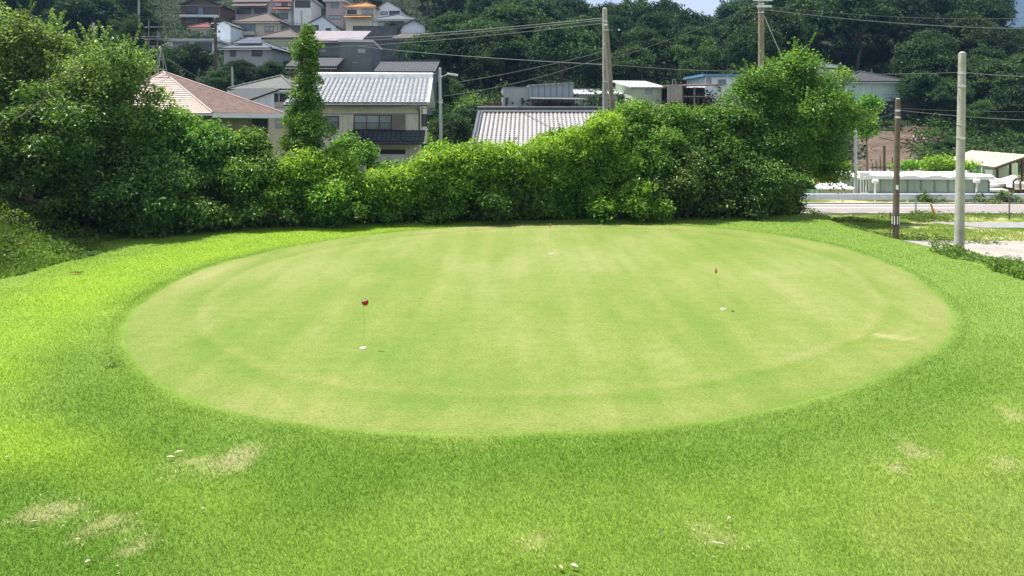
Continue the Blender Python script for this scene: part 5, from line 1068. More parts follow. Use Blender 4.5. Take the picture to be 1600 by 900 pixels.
def cshed():
    D = 55; S = D/F; c = W(1560, 305, D); root = empty('open_shed', c, 0, 'open-sided shed with a cream ribbed roof and dark posts at the right edge', 'shed'); x = lambda px: (px-1560)*S; z = lambda py: (305-py)*S
    lf, rf, apx = (x(1507), 0, z(257)), (x(1535), -1.5, z(260)), None
    # roof plane: eave on the left, rising to a ridge on the right
    a = (x(1508), 2.6, z(255.5)); b = (x(1538), -1.2, z(261)); r1 = (x(1591), -1.2, z(242.5)); r0 = (x(1556), 2.9, z(239))
    mb = MB(); mb.slab([a, b, r1, r0], .09); mb.build('roof', M['r_cream'], root)
    e = (x(1628), -1.2, z(258)); e2 = (x(1600), 2.9, z(252)); mb = MB(); mb.slab([r0, r1, e, e2], .09); mb.build('far_roof', M['r_cream'], root)
    mb = MB(); mb.poly([(x(1540), 2.4, -.6), (x(1625), 2.4, -.6), (x(1625), 2.4, z(258)), (x(1588), 2.4, z(245)), (x(1540), 2.4, z(259))], [(0, 1, 2, 3, 4)]); 
    mb.build('back_wall', M['w_pale2'], root)
    mb = MB(); mb.poly([(a[0]+.15, a[1], -.6), (b[0]-.03, b[1]+.2, -.6), (b[0]-.03, b[1]+.2, b[2]-.1), (a[0]+.15, a[1], a[2]-.06)], [(0, 1, 2, 3)]); mb.build('side_wall', M['w_grey'], root)
    for t in (.25, .5, .75):
        p = Vector(a).lerp(Vector(b), t); mb = MB(); mb.box(p.x-.03, p.x+.05, p.y-.06, p.y+.02, -.6, p.z-.06); mb.build('side_stud', M['white_metal'], root)
    for (px, py, t) in ((1543.5, -1.1, 262), (1581.5, -1.1, 249), (1600, 1.5, 252)):
        mb = MB(); mb.box(x(px)-.055, x(px)+.055, py-.06, py+.09, -.6, z(t)-.02); mb.build('post', M['maroon_metal'], root)
    mb = MB(); mb.bar((b[0], -1.15, b[2]-.06), (r1[0], -1.15, r1[2]-.06), .08); mb.bar((r1[0], -1.15, r1[2]-.06), (e[0], -1.15, e[2]-.06), .08); mb.build('rafter', M['maroon_metal'], root)
    mb = MB(); mb.bar((x(1546), 2.3, z(270)), (x(1556), 2.3, z(290)), .025); mb.bar((x(1576), 2.3, z(270)), (x(1566), 2.3, z(290)), .025); mb.bar((x(1545), 2.3, z(266)), (x(1600), 2.3, z(266)), .025); mb.build('brace', M['frame_grey'], root)
M['w_pale2'] = plain('wall_translucent', (.58, .64, .52), .6, .08, 1)
t_ = M['w_pale2'].node_tree; p_ = t_.nodes['Principled BSDF']; o_ = t_.nodes['Material Output']; tr_ = t_.nodes.new('ShaderNodeBsdfTranslucent'); tr_.inputs[0].default_value = (.55, .62, .48, 1); ms_ = t_.nodes.new('ShaderNodeMixShader'); ms_.inputs[0].default_value = .6
t_.links.new(p_.outputs[0], ms_.inputs[1]); t_.links.new(tr_.outputs[0], ms_.inputs[2]); t_.links.new(ms_.outputs[0], o_.inputs['Surface'])
cshed()
def boat():
    D = 51; S = D/F; root = empty('covered_boat', W(1562, 297, D), R(8), 'small boat under a crumpled white cover in front of the cream-roofed shed', 'boat'); rg = np.random.default_rng(2)
    nu, nv = 22, 9; V = []
    for i in range(nu+1):
        t = i/nu; wd = .55*math.sin(math.pi*min(.97, t*.9+.08))**.5
        for j in range(nv+1):
            s = j/nv*2-1; zz = .62+.22*(1-s*s)*(.5+.5*math.sin(t*9))+rg.normal()*.025; V.append((-1.0+2.3*t, s*wd, zz+.18*t-(.22 if abs(s) > .9 else 0)))
    mb = MB(); mb.poly(V, [(i*(nv+1)+j, (i+1)*(nv+1)+j, (i+1)*(nv+1)+j+1, i*(nv+1)+j+1) for i in range(nu) for j in range(nv)]); mb.build('cover', M['white'], root)
    V = []
    for i in range(13):
        t = i/12; wd = .5*math.sin(math.pi*min(.97, t*.9+.08))**.5
        for (s, zz) in ((-1, .6), (-.6, .2), (0, .08), (.6, .2), (1, .6)): V.append((-1.0+2.25*t, s*wd, zz+.12*t))
    mb = MB(); mb.poly(V, [(i*5+j, i*5+j+1, (i+1)*5+j+1, (i+1)*5+j) for i in range(12) for j in range(4)]); mb.build('hull', M['w_white'], root)
    for xx in (-.6, .7): mb = MB(); mb.box(xx-.05, xx+.05, -.45, .45, -.5, .16); mb.build('trestle', M['dark_metal'], root)
boat()
def trailer():
    D = 50; S = D/F; root = empty('flat_trailer', W(1545, 304, D), 0, 'low white flat trailer left of the covered boat', 'trailer'); mb = MB(); mb.box(-.9, 1.0, -.5, .5, .25, .38); mb.box(-.95, -.9, -.5, .5, .2, .5); mb.build('bed', M['white'], root)
    for xx in (-.7, -.2, .5):
        mb = MB(); mb.box(xx-.04, xx+.04, -.45, -.37, -.5, .24); mb.build('leg', M['maroon_metal'], root)
trailer()
def machine():
    D = 50; S = D/F; root = empty('farm_machine', W(1590, 312, D), 0, 'maroon framed machine with a white tank at the right edge', 'machine'); x = lambda px: (px-1590)*S; z = lambda py: (312-py)*S
    mb = MB()
    for p in (1577, 1588): mb.bar((x(p), -.4, -.2), (x(p), -.4, z(283)), .06); 
    mb.bar((x(1577), -.4, z(283)), (x(1581), -.4, z(279)), .06); mb.bar((x(1581), -.4, z(279)), (x(1610), -.4, z(276)), .06); mb.build('frame', M['maroon_metal'], root)
    mb = MB(); mb.box(x(1579), x(1610), -.3, .5, z(294), z(285)); mb.build('tank', M['white'], root, bevel=.05)
    mb = MB(); mb.box(x(1575), x(1610), -.3, .5, z(303), z(297)); mb.build('engine', M['dark_metal'], root, bevel=.04)
    mb = MB(); mb.tube([(x(1596.5), -.7, -.3), (x(1596.5), -.7, z(277))], [.11, .11], 10); mb.build('pillar', M['white'], root)
    mb = MB(); mb.tube([(x(1601), -.3, z(278)), (x(1601), -.3, z(266))], [.13, .1], 8); mb.build('chimney', M['maroon_metal'], root)
machine()
# small white-roofed shed and fence pieces under the big tree
def smallshed():
    D = 47.5; S = D/F; root = empty('small_shed', W(1308, 322, D), R(-12), 'small beige shed with a white hipped roof behind the guard rail end', 'shed'); mb = MB(); w = 46*S/2
    mb.box(-w, w, 0, 1.7, -.3, 1.15); mb.build('wall', M['w_pale3'], root); mb = MB(); mb.poly([(-w-.15, -.15, 1.15), (w+.15, -.15, 1.15), (w+.15, 1.85, 1.15), (-w-.15, 1.85, 1.15), (-w+.3, .85, 1.42), (w-.4, .85, 1.42), (-w-.15, -.15, 1.05), (w+.15, -.15, 1.05), (w+.15, 1.85, 1.05), (-w-.15, 1.85, 1.05)], [(0, 1, 5, 4), (1, 2, 5), (2, 3, 4, 5), (3, 0, 4), (6, 7, 1, 0), (7, 8, 2, 1), (8, 9, 3, 2), (9, 6, 0, 3), (9, 8, 7, 6)]); mb.build('roof', M['white'], root)
    mb = MB(); mb.tube([(.4, .85, 1.4), (.4, .85, 1.6)], [.05, .05], 8); mb.build('roof_vent', M['white'], root)
    mb = MB(); mb.box(.35, .8, -.03, -.003, -.2, .45); mb.build('door', M['w_lime'], root)
M['w_pale3'] = plain('wall_pale3', (.45, .44, .38), .7, .1); M['w_lime'] = plain('panel_lime', (.22, .42, .06), .6, .1)
smallshed()
def netfence():
    D = 47; S = D/F; root = empty('mesh_fence', W(1268, 322, D), 0, 'pale green mesh fence with thin bent rods left of the guard rail end', 'fence'); mb = MB(); mb.box(-1, .55, .0, .03, -.1, 1.05); mb.build('panel', M['w_mint2'], root)
    mb = MB(); rg = random.Random(1)
    for i in range(6): xx = -1+i*.3; mb.tube([(xx, -.05, -.1), (xx+.02, -.05, .6), (xx+rg.uniform(-.2, .2), -.05, 1.15)], [.018]*3, 5)
    mb.tube([(-1, -.06, .52), (.55, -.06, .55)], [.018, .018], 5); mb.build('rod', M['dark_metal'], root)
M['w_mint2'] = plain('mesh_green', (.38, .62, .46), .6, .3, 3)
netfence()
def gatepost():
    D = 47; root = empty('stone_gate_pillar', W(1245, 320, D), 0, 'dark block gate pillar with a brown timber frame under the big roadside tree', 'gate pillar')
    for k in range(6): mb = MB(); mb.box(-.22, .22, 0, .45, k*.25-.05, k*.25+.185); mb.build('block', M['retaining'], root, bevel=.012)
    mb = MB(); mb.box(-1.05, -.26, .1, .25, -.1, 1.5); mb.box(-1.1, .3, .05, .3, 1.5, 1.6); mb.build('timber_panel', M['rust'], root)
gatepost()
# debris on the dirt yard
def debris():
    x, y = (1437-800)/F*72, 72; z = zt(x, y)+.75; root = empty('debris_heap', (x, y, z), 0, 'heap of roots and broken timber on the brown dirt yard', 'debris heap'); rg = np.random.default_rng(6)
    for nm, mt, n in (('timber', 'wood_dark', 36), ('pale_piece', 'retaining_pale', 10)):
        mb = MB()
        for i in range(n):
            a = np.array([rg.normal()*1.1, rg.normal()*.8, max(-.1, .5-abs(rg.normal())*.35)]); d = rg.normal(size=3)*.5; d[2] *= .5; mb.tube([a-d, a+d], [.06, .04], 5)
        mb.build(nm, M[mt], root)
debris()
def car(px, py, D, rz_, lab, mat):
    p = W(px, py, D); root = empty('parked_car', p, R(rz_), lab, 'car')
    def ext(prof, w0, w1, name, m_):
        n = len(prof); V = [(x, -w0 if z < 1 else -w1, z) for x, z in prof]+[(x, w0 if z < 1 else w1, z) for x, z in prof]; mb = MB(); mb.poly(V, [tuple(range(n)), tuple(range(2*n-1, n-1, -1))]+[((i+1) % n, i, i+n, (i+1) % n+n) for i in range(n)]); return mb.build(name, M[m_], root, bevel=.03)
    ext([(-1.65, .3), (1.65, .3), (1.7, .75), (1.35, .95), (1.0, 1.0), (.55, 1.5), (-1.35, 1.55), (-1.65, .98)], .74, .64, 'body', mat)
    mb = MB(); mb.poly([(1.02, -.6, 1.02), (1.02, .6, 1.02), (.62, .52, 1.46), (.62, -.52, 1.46)], [(0, 1, 2, 3)]); 
    for s in (-1, 1): mb.poly([(-1.4, s*.735, 1.0), (.9, s*.735, 1.0), (.5, s*.665, 1.44), (-1.25, s*.665, 1.46)], [(0, 1, 2, 3)])
    mb.build('windows', M['glass'], root)
    for sx in (-1.05, 1.1):
        for s in (-1, 1):
            mb = MB(); mb.tube([(sx, s*.60, .28), (sx, s*.78, .28)], [.28, .28], 16); w_ = mb.build('wheel', M['dark_metal'], root); mb = MB(); mb.tube([(sx, s*.781, .28), (sx, s*.79, .28)], [.16, .16], 12); mb.build('rim', M['galv'], w_)
    for s in (-1, 1): mb = MB(); mb.box(1.66, 1.72, s*.6-.12, s*.6+.12, .6, .74); mb.build('headlight', M['white'], root)
car(1396, 249, 78, -75, 'small dark car parked on the brown dirt yard beside the wooden pole', 'dark_metal')
for px, py, t, D, lab, m_, r in [(1381.5, 271, 228, 60, 'weathered timber post standing in the dirt yard', 'pole_wood', .12), (1354, 272, 229, 62, 'thin post with a white top in the dirt yard', 'wire_pale', .06), (1431, 342, 310, 38.6, 'grey steel post at the roadside left of the yellow marker', 'pole_steel', .045), (1577, 347, 306, 37.5, 'thin rusty post at the roadside near the right edge', 'pole_wood', .035), (1337, 322, 205, 47, 'dark slim pole at the left end of the panelled building', 'pole_steel', .10), (1362, 170, 108, 80, 'thin bare post beside the washing', 'wire_pale', .05)]:
    a = W(px, py, D); b = W(px, t, D); mb = MB(); mb.tube([(0, 0, -.8), (0, 0, b.z-a.z)], [r, r*.85], 8); mb.tube([(0, 0, b.z-a.z-.02), (0, 0, b.z-a.z+.03)], [r*1.15, r*.9], 8); tag(mb.build('post', M[m_], None, a), lab, 'post')
for i, (px, h_) in enumerate([(1363, .9), (1369, 1.1), (1375, 1.5), (1389, 1.0), (1394, 1.4)]):
    a = W(px, 272, 60); mb = MB(); mb.tube([(0, 0, -.6), (.03, 0, h_*.5), (0, 0, h_)], [.05, .045, .04], 6); tag(mb.build('stake', M['pole_wood'], None, a), ['short wooden stake leftmost in the row before the dirt yard', 'short stake second from left in the row before the dirt yard', 'tall stake left of the weathered timber post in the dirt yard', 'short stake right of the weathered timber post in the dirt yard', 'tall stake just left of the brown wooden pole'][i], 'stake', 'stakes along the dirt yard')
def marker():
    a = W(1464, 345, 38); b = W(1454, 318, 38); root = empty('marker_post', a, 0, 'leaning yellow roadside marker post', 'marker post'); v = b-a
    mb = MB(); mb.tube([(0, 0, 0)-v*.1 if False else Vector((0, 0, 0)), v*.93], [.055, .05], 10); mb.build('post', M['yellow'], root); mb = MB(); mb.tube([v*.94, v], [.055, .04], 10); mb.build('cap', M['yellow'], root)
marker()

# ------------------------------------------------------------ poles, lamp, aerials, wires
GP = 'utility poles'
def pole(px, base, top, D, r0, r1, mat, lab, lean=0, steps=True, bands=(), group=GP, name='utility_pole'):
    a = W(px, base, D); b = W(px+lean, top, D); root = empty(name, a, 0, lab, 'pole', group); v = b-a
    mb = MB(); mb.tube([-v*.05, v*.25, v*.5, v*.75, v], [r0, r0*.75+r1*.25, (r0+r1)/2, r0*.25+r1*.75, r1], 20); mb.build('shaft', M[mat], root, smooth=False)
    mb = MB(); mb.tube([v*1.0005, v*1.008], [r1*.92, r1*.5], 12); mb.build('cap', M['concrete'], root)
    if steps:
        k = int(v.length/.45)
        for i in range(4, k):
            p = v*(i*.45/v.length); s = 1 if i % 2 else -1; mb = MB(); mb.tube([p+Vector((s*r1*.8, 0, 0)), p+Vector((s*(r0+.12), 0, 0))], [.009, .009], 5); mb.build('step_bolt', M['dark_metal'], root)
    for t in bands:
        p = v*t; r = r0+(r1-r0)*t; mb = MB(); mb.tube([p, p+v.normalized()*.05], [r+.012, r+.012], 16); mb.box(-.06, .06, -r-.06, -r-.013, p.z-.02, p.z+.07); mb.build('clamp_band', M['galv'], root)
    return root, v
p1, v1 = pole(1498.5, 394, 83, 25.3, .16, .115, 'pole_concrete', 'tall pale concrete pole standing at the edge of the concrete path', 5, False, (.02+.55, .895, .83))
for zz, rr in ((4.35, .135),): mb = MB(); mb.tube([(.07, 0, zz), (.07, 0, zz+.02)], [rr+.012, rr+.012], 16); mb.build('clamp_band', M['galv'], p1)
mb = MB(); mb.tube([(-.16, 0, v1.z*.815), (.36, 0, v1.z*.815)], [.012, .012], 6); mb.build('cross_rod', M['dark_metal'], p1)
p2, v2 = pole(1399.5, 363, 155, 29.6, .125, .095, 'pole_wood', 'weathered brown wooden pole with a banded guard near its foot', 3.5, False, (.91, .86))
mb = MB()
for k in range(8):
    a = k*math.pi/4; mb.box(-.018, .018, -.006, .006, .30, .68, Matrix.Rotation(a, 4, 'Z') @ Matrix.Translation((0, -.14, 0)))
mb.build('guard_strip', M['white_metal'], p2)
mb = MB()
for zz in (.30, .66): mb.tube([(0, 0, zz), (0, 0, zz+.03)], [.15, .15], 14)
mb.tube([(-.22, 0, -.1), (-.22, 0, .8)], [.02, .02], 6); mb.build('guard_ring', M['dark_metal'], p2)
mb = MB(); mb.box(-.05, .05, -.125, -.115, 1.72, 1.9); mb.build('number_plate', M['white'], p2)
p3, v3 = pole(1190, 300, -25, 42, .19, .155, 'pole_brown', 'tall thick brown pole rising out of the big roadside tree past the picture top', -1, True, (.90, .86, .6))
mb = MB(); mb.box(-.55, .55, -.25, -.17, v3.z*.915, v3.z*.925); mb.box(-.35, .5, -.25, -.17, v3.z*.885, v3.z*.895); mb.build('cross_arm', M['galv'], p3)
p4, v4 = pole(946, 300, 14, 40, .15, .13, 'pole_concrete', 'upright concrete pole, left one of the two crossing poles', -1, True, (.93, .80, .6))
p5, v5 = pole(966.5, 300, 40, 39.4, .16, .12, 'pole_brown', 'brown prop pole leaning against the upright concrete pole', -19.5, False, (.97,))
p6, v6 = pole(471, 75, 16, 112, .16, .13, 'pole_concrete', 'grey utility pole in front of the tall white house on the hillside', 0, False, ())
p7, v7 = pole(338, 150, 28, 84, .20, .16, 'pole_wood', 'dark utility pole in front of the narrow round-gabled white shed', -2, False, (.8,))
mb = MB(); mb.tube([(-.6, 0, v7.z*.93), (.7, 0, v7.z*.93)], [.04, .04], 6); mb.tube([(-.4, 0, v7.z*.86), (.5, 0, v7.z*.86)], [.04, .04], 6); mb.tube([(.25, 0, v7.z*.70), (.25, 0, v7.z*.76)], [.16, .16], 10); mb.build('cross_arm', M['galv'], p7)
pole(364, 145, 105, 66, .10, .08, 'pole_concrete', 'short grey pole left of the mossy hip roof', -1.5, False, ())
pole(875, 160, 90, 90, .06, .05, 'pole_steel', 'thin steel mast in the dark wood above the grey block building', -1, False, ())
pole(505, 45, 8, 135, .12, .1, 'pole_wood', 'thin pole left of the mauve house', 0, False, ())
pole(147, 80, 36, 46, .10, .08, 'pole_concrete', 'short pale pole standing above the left trees', -1, False, ())
pole(217, 40, -10, 100, .14, .12, 'pole_concrete', 'pale pole at the picture top among the shaded wood at the left', 0, False, ())
p8, v8 = pole(690, 300, 107, 36.5, .085, .075, 'pole_steel', 'slim steel lamp post right of the cream house', -2.5, False, (.93, .72), group=None, name='street_lamp'); p8['category'] = 'street lamp'
mb = MB(); q = v8*.93; mb.tube([q, q+Vector((.28, -.05, .10)), q+Vector((.42, -.08, .13))], [.018]*3, 6); mb.build('lamp_arm', M['pole_steel'], p8)
mb = MB(); T_ = Matrix.Translation(q+Vector((.62, -.1, .12))) @ Matrix.Rotation(R(9), 4, 'Y'); mb.box(-.27, .27, -.09, .09, -.03, .05, T_); lh = mb.build('lamp_housing', M['white_metal'], p8, bevel=.015)
mb = MB(); mb.box(-.24, .24, -.07, .07, -.07, -.031, T_); mb.build('lamp_cover', M['glass_pale'], p8, bevel=.01)
def aerial(px, base, top, D, lab, els, w_=14):
    a = W(px, base, D); root = empty('television_aerial', a, 0, lab, 'aerial', 'television aerials above the pink roof'); S = D/F; h_ = (base-top)*S
    mb = MB(); mb.tube([(0, 0, -.5), (0, 0, h_)], [.03, .025], 8); mb.build('mast', M['wire_pale'], root)
    for py, x0, x1 in els:
        z_ = (base-py)*S; mb = MB(); mb.tube([((x0-px)*S, 0, z_), ((x1-px)*S, 0, z_+.06)], [.028, .028], 6); k = int((x1-x0)/2.2)
        for i in range(k+1): xx = (x0-px+(x1-x0)*i/k)*S; l_ = .28+.22*i/k; mb.tube([(xx, -l_, z_+.03), (xx, l_, z_+.03)], [.012, .012], 4)
        xx = (x1-px)*S; mb.tube([(xx, 0, z_-.12), (xx-.1, 0, z_+.3)], [.02, .02], 5); mb.tube([(xx-.1, 0, z_-.12), (xx, 0, z_+.3)], [.02, .02], 5); mb.build('antenna', M['wire_pale'], root)
aerial(246, 110, 48, 42, 'television aerial on the pink roof peak, taller right mast', [(62, 226, 262), (73, 236, 266)]); aerial(232.5, 115, 30, 44, 'television aerial with a crossbar left of the pink roof peak', [(43, 226, 258), (58, 222, 250)])
mb = MB(); c_ = W(252, 103, 40.3)
for s in (-1, 1): mb.tube([(s*.35, 0, -.5), (0, 0, 1.0)], [.02, .02], 5); mb.tube([(0, s*.35, -.45), (0, 0, 1.0)], [.02, .02], 5)
mb.tube([(-.3, 0, -.2), (.3, 0, -.2)], [.02, .02], 5); tag(mb.build('roof_aerial_stand', M['frame_grey'], None, c_), 'four-legged steel stand on the peak of the pink roof', 'aerial stand')

def wire(a, b, sag, r, lab, mat='wire', group='overhead wires'):
    a, b = W(*a), W(*b); pts = []; r *= .6
    for i in range(25): t = i/24; p = a.lerp(b, t); p.z -= 4*sag*t*(1-t); pts.append(p-a)
    mb = MB(); mb.tube(pts, [r]*25, 5); tag(mb.build('overhead_wire', M[mat], None, a), lab, 'wire', group)
wire((1502, 113, 25.2), (1188, 111, 42), .12, .014, 'dark wire from the concrete pole to the tall brown pole')
wire((1188, 111, 42), (946, 100, 40), .12, .022, 'wire from the tall brown pole to the crossing poles', 'wire_pale')
wire((946, 101, 40), (560, 72, 74), .15, .028, 'wire running left from the crossing poles to the hillside', 'wire_pale')
wire((1502, 113, 25.2), (1700, 121, 22), .05, .014, 'wire leaving the concrete pole to the right edge', 'wire_pale')
wire((1189, 8, 42), (1720, 22, 44), .5, .020, 'upper wire from the tall brown pole across the right-hand hill')
wire((1189, 14, 42), (1720, 45, 40), .35, .028, 'thicker lower wire from the tall brown pole across the right-hand hill', 'wire_pale')
wire((1186, 6, 42), (946, 95, 40), .15, .018, 'slanting wire from the tall brown pole down to the crossing poles')
wire((1192, 20, 42), (1222, 90, 37), .0, .018, 'guy wire slanting down to the right of the tall brown pole', 'wire_pale')
wire((945, 88, 40), (694, 150, 36.6), .25, .018, 'lower slanting wire from the crossing poles to the lamp post', 'wire_pale')
wire((945, 80, 40), (712, 129, 36.6), .10, .018, 'upper slanting wire from the crossing poles to the lamp post', 'wire_pale')
wire((945, 28, 40), (338, 62, 84), .5, .030, 'top wire from the crossing poles to the dark hillside pole', 'wire_pale')
wire((945, 31, 40), (338, 68, 84), .5, .030, 'second wire from the crossing poles to the dark hillside pole')
wire((945, 36, 40), (338, 74, 84), .6, .026, 'third wire from the crossing poles to the dark hillside pole')
wire((338, 62, 84), (200, 57, 90), .3, .03, 'wire from the dark hillside pole towards the left trees', 'wire_pale')
wire((338, 68, 84), (200, 61, 90), .3, .03, 'lower wire from the dark hillside pole towards the left trees')
wire((687, 160, 36.5), (780, 168, 60), .3, .018, 'low wire from the lamp post to the grey block building', 'wire_pale')
wire((688, 158, 36.5), (510, 178, 47.5), .15, .016, 'service wire along the upper wall of the cream house')
wire((1403, 172, 29.6), (1720, 190, 30), .12, .018, 'pale wire from the wooden pole to the right edge', 'wire_pale')
wire((1403, 169, 29.6), (1720, 172, 30), .10, .012, 'thin wire from the wooden pole to the right edge')
wire((1402, 175, 29.6), (1345, 186, 34), .08, .014, 'wire from the wooden pole into the big tree')
wire((1404, 174, 29.6), (1422, 228, 31.5), 0, .010, 'guy wire slanting down right of the wooden pole')
wire((530, 66, 76), (660, 82, 76), .2, .03, 'wire over the dark grey box building')
wire((252, 86, 60), (320, 128, 60), 0, .02, 'slanting cable below the flat white house', 'wire_pale')

# ------------------------------------------------------------ flags and litter on the lawn
def flag(px, py, tpx, tpy, turn, lab):
    x, y = gp(px, py); root = empty('practice_flag', (x, y, .009), 0, lab, 'golf flag', 'practice flags on the putting green')
    S = y/F; tx = (tpx-px)*S; tz = (py-tpy)*S
    mb = MB(); n = 20
    for k in range(n):
        a0, a1 = 2*math.pi*k/n, 2*math.pi*(k+1)/n; ro, ri, h_ = .056, .047, .022
        c = [(math.cos(a)*r, math.sin(a)*r, z) for a in (a0, a1) for r, z in ((ro, 0), (ro, h_), (ri, h_), (ri, -.001))]; mb.poly(c, [(0, 4, 5, 1), (1, 5, 6, 2), (2, 6, 7, 3)])
    cup = mb.build('hole_cup', M['white'], root); mb = MB(); mb.tube([(0, 0, .001), (0, 0, .012)], [.046, .046], 16); mb.build('cup_plug', M['white'], root)
    mb = MB(); mb.tube([(0, 0, 0), (tx*.5+.004, 0, tz*.5), (tx-.03, 0, tz-.045)], [.0035, .003, .003], 6); mb.build('stick', M['stick'], root)
    # round bulging disc
    V = []; nr_, na_ = 5, 20; rad = .068
    for s in (-1, 1):
        V.append((0, s*.020, 0))
        for i in range(1, nr_+1):
            r = i/nr_
            for k in range(na_): a = 2*math.pi*k/na_; V.append((math.cos(a)*r*rad, s*.020*math.sqrt(max(0, 1-r*r)), math.sin(a)*r*rad))
    f = []; st = 1+nr_*na_
    for q, s in ((0, 0), (st, 1)):
        for k in range(na_):
            tri = (q, q+1+k, q+1+(k+1) % na_); f.append(tri if s else tri[::-1])
            for i in range(nr_-1): a, b = q+1+i*na_+k, q+1+i*na_+(k+1) % na_; quad = (a, a+na_, b+na_, b); f.append(quad if s else quad[::-1])
    mb = MB(); mb.poly(V, f); d = mb.build('flag_disc', M['red'], root, (tx, 0, tz), R(turn), smooth=True)
    mb = MB(); W_ = .05
    mb.poly([(-.052, -.0215, .012), (.020, -.0225, .034), (.046, -.0165, .036), (.030, -.0165, .056), (-.012, -.0165, .062), (-.040, -.0165, .046)], [(0, 1, 2, 3, 4, 5)])
    mb.build('painted_highlight', M['white'], d)  # highlight on the upper disc, painted as a white patch
flag(567, 545.5, 570.5, 473, 0, 'round red target flag nearest the camera, left of the middle of the green')
flag(1130, 484, 1119, 424, 62, 'red flag seen half from the side, on the right of the green')
flag(861, 397.5, 859.5, 352.5, 80, 'small red flag seen edge-on at the far end of the green')
def litter(name, px, py, L_, wd, ang, curl, mat, lab, cat, group=None, lift=.02, bend=.0):
    x, y = gp(px, py, .03); n = 8; V = []
    for i in range(n+1):
        t = i/n; s = math.sin(math.pi*min(.98, t+.05))**.6*wd/2; zz = lift+curl*math.sin(math.pi*t); yy = bend*math.sin(math.pi*t)
        for k in (-1, 0, 1): V.append((L_*(t-.5), yy+k*s, zz+(.3*wd if k else 0)))
    V2 = [(a, b, c+.003) for a, b, c in V]; m = len(V)
    f = [(i*3+k, (i+1)*3+k, (i+1)*3+k+1, i*3+k+1) for i in range(n) for k in range(2)]
    mb = MB(); mb.poly(V2, f); mb.poly(V, [q[::-1] for q in f]); return tag(mb.build(name, M[mat], None, (x, y, .018), R(ang)), lab, cat, group)
litter('dead_leaf', 280, 709, .13, .028, 25, .02, 'bark_strip', 'pale curled leaf strip, right one of the pair by the dry patch', 'leaf', 'fallen leaves on the lawn')
litter('dead_leaf', 266, 716.5, .11, .026, 5, .015, 'bark_strip', 'pale curled leaf strip, left one of the pair by the dry patch', 'leaf', 'fallen leaves on the lawn')
litter('dead_leaf', 876, 889, .075, .028, -60, .01, 'deadleaf', 'tan fallen leaf, left one of the pair at the bottom edge', 'leaf', 'fallen leaves on the lawn')
litter('dead_leaf', 897, 887, .08, .035, -30, .01, 'bark_strip', 'pale fallen leaf, right one of the pair at the bottom edge', 'leaf', 'fallen leaves on the lawn')
litter('dead_leaf', 1140, 812, .05, .025, 20, .01, 'bark_strip', 'small pale leaf above the bare patch near the bottom', 'leaf', 'fallen leaves on the lawn')
litter('dead_leaf', 121, 846, .07, .03, 10, .012, 'deadleaf', 'tan leaf at the lower left of the lawn', 'leaf', 'fallen leaves on the lawn')
litter('dead_leaf', 317, 797, .035, .03, 0, .01, 'bark_strip', 'tiny white leaf alone on the green grass left of the middle', 'leaf', 'fallen leaves on the lawn')
litter('dead_leaf', 137, 880, .05, .03, 40, .01, 'bark_strip', 'pale leaf at the bottom left corner among dry tufts', 'leaf', 'fallen leaves on the lawn')
litter('dead_leaf', 11, 716, .06, .02, 30, .01, 'bark_strip', 'pale leaf at the left edge of the lawn', 'leaf', 'fallen leaves on the lawn')
litter('dead_leaf', 52, 818, .10, .02, 15, .015, 'deadleaf', 'long tan leaf near the left edge in the worn grass', 'leaf', 'fallen leaves on the lawn')
litter('twig', 1122, 851, .19, .010, -16, .01, 'bark_strip', 'pale straight twig below the bare patch near the bottom', 'twig')
litter('twig', 1034, 833, .12, .012, 50, .02, 'pole_wood', 'dark bent twig left of the bare patch near the bottom', 'twig')
litter('twig', 1072, 817, .05, .008, -25, .01, 'deadleaf', 'short straw-coloured twig above left of the bare patch', 'twig')
x_, y_ = gp(120, 428.5); rg = np.random.default_rng(12); n_ = 34; P_ = np.stack([rg.normal(0, .10, n_)+x_, rg.normal(0, .05, n_)+y_, rg.random(n_)*.035+.035], -1)
tag(meshobj('brown_leaves', fol_mesh('brown_leaves', [leafquads(P_, np.tile([0, 0, 1.], (n_, 1)), .07, rg, .6, .8)]), M['brownleaf']), 'clump of brown dead leaves on the lawn below the bank', 'leaves')
P_ = []
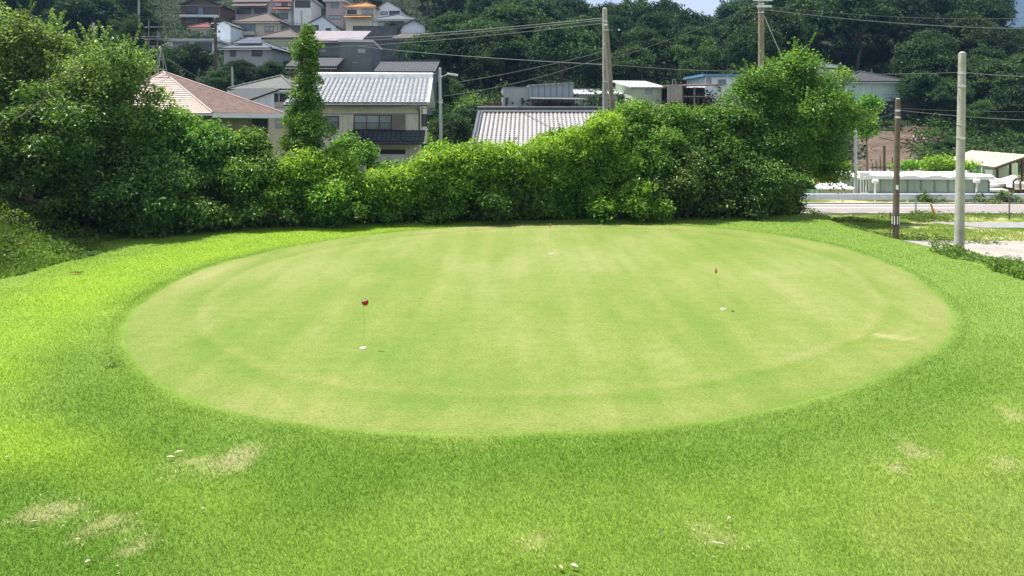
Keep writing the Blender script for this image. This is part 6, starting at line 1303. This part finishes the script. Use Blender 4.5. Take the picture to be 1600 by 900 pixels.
for bx, by, rx, ry in BARE[:8]+BARE[9:]:
    n_ = int(40*rx+8); P_.append(np.stack([bx+rg.normal(0, rx*.8, n_), by+rg.normal(0, ry*1.6, n_), 0*np.zeros(n_)+.030], -1))
P_ = np.concatenate(P_); V_, r_ = leafquads(P_, np.tile([0, 0, 1.], (len(P_), 1)), .045, rg, 1.2, .35, .22)
tag(meshobj('straw_bits', npmesh('straw_bits', V_, np.arange(len(V_)).reshape(-1, 4)), M['deadleaf']), 'dry straw bits lying in the worn patches of the lawn', 'straw', kind='stuff')
def tuft(px, py, lab):
    x, y = gp(px, py); rg = np.random.default_rng(int(px)); n = 60; P = np.stack([rg.normal(0, .07, n)+x, rg.normal(0, .06, n)+y, rg.random(n)*.06+.03], -1)
    tag(meshobj('weed', fol_mesh('weed', [leafquads(P, np.tile([0, 0, 1.], (n, 1)), .05, rg, .8, .7)]), M['leaf_dark']), lab, 'weed')
tuft(174, 573, 'dark clover weed on the bright grass left of the green')
rg = np.random.default_rng(3)
# clover flowers and tiny pale flecks
n = 120; x = rg.uniform(-14, 12, n); y = rg.uniform(21, 33.5, n); k = (ring(x, y) > 1.02) & ((y > 28.5-.25*x*0) | (x < -8)); x, y = x[k], y[k]; n = len(x)
V, rn = leafquads(np.stack([x, y, 0*x+.06], -1), np.tile([0, -.5, 1.], (n, 1)), .032, rg, .8, .2, .9)
tag(meshobj('clover_flowers', npmesh('clover_flowers', V, np.arange(len(V)).reshape(-1, 4)), M['white']), 'tiny white clover flowers sprinkled in the grass near the bushes', 'flowers', kind='stuff')

# ------------------------------------------------------------ air
if HAZE:
    mb = MB(); mb.box(-1000, 2800, -80, 2150, -60, 720); o = mb.build('haze', None); tag(o, kind='stuff')
    m, t, p, out = newmat('haze'); t.nodes.remove(p); pv = N(t, 'ShaderNodeVolumePrincipled'); pv.inputs['Color'].default_value = (.24, .44, .85, 1); pv.inputs['Density'].default_value = HAZE; pv.inputs['Anisotropy'].default_value = .2
    t.links.new(pv.outputs[0], out.inputs['Volume']); o.data.materials.append(m)
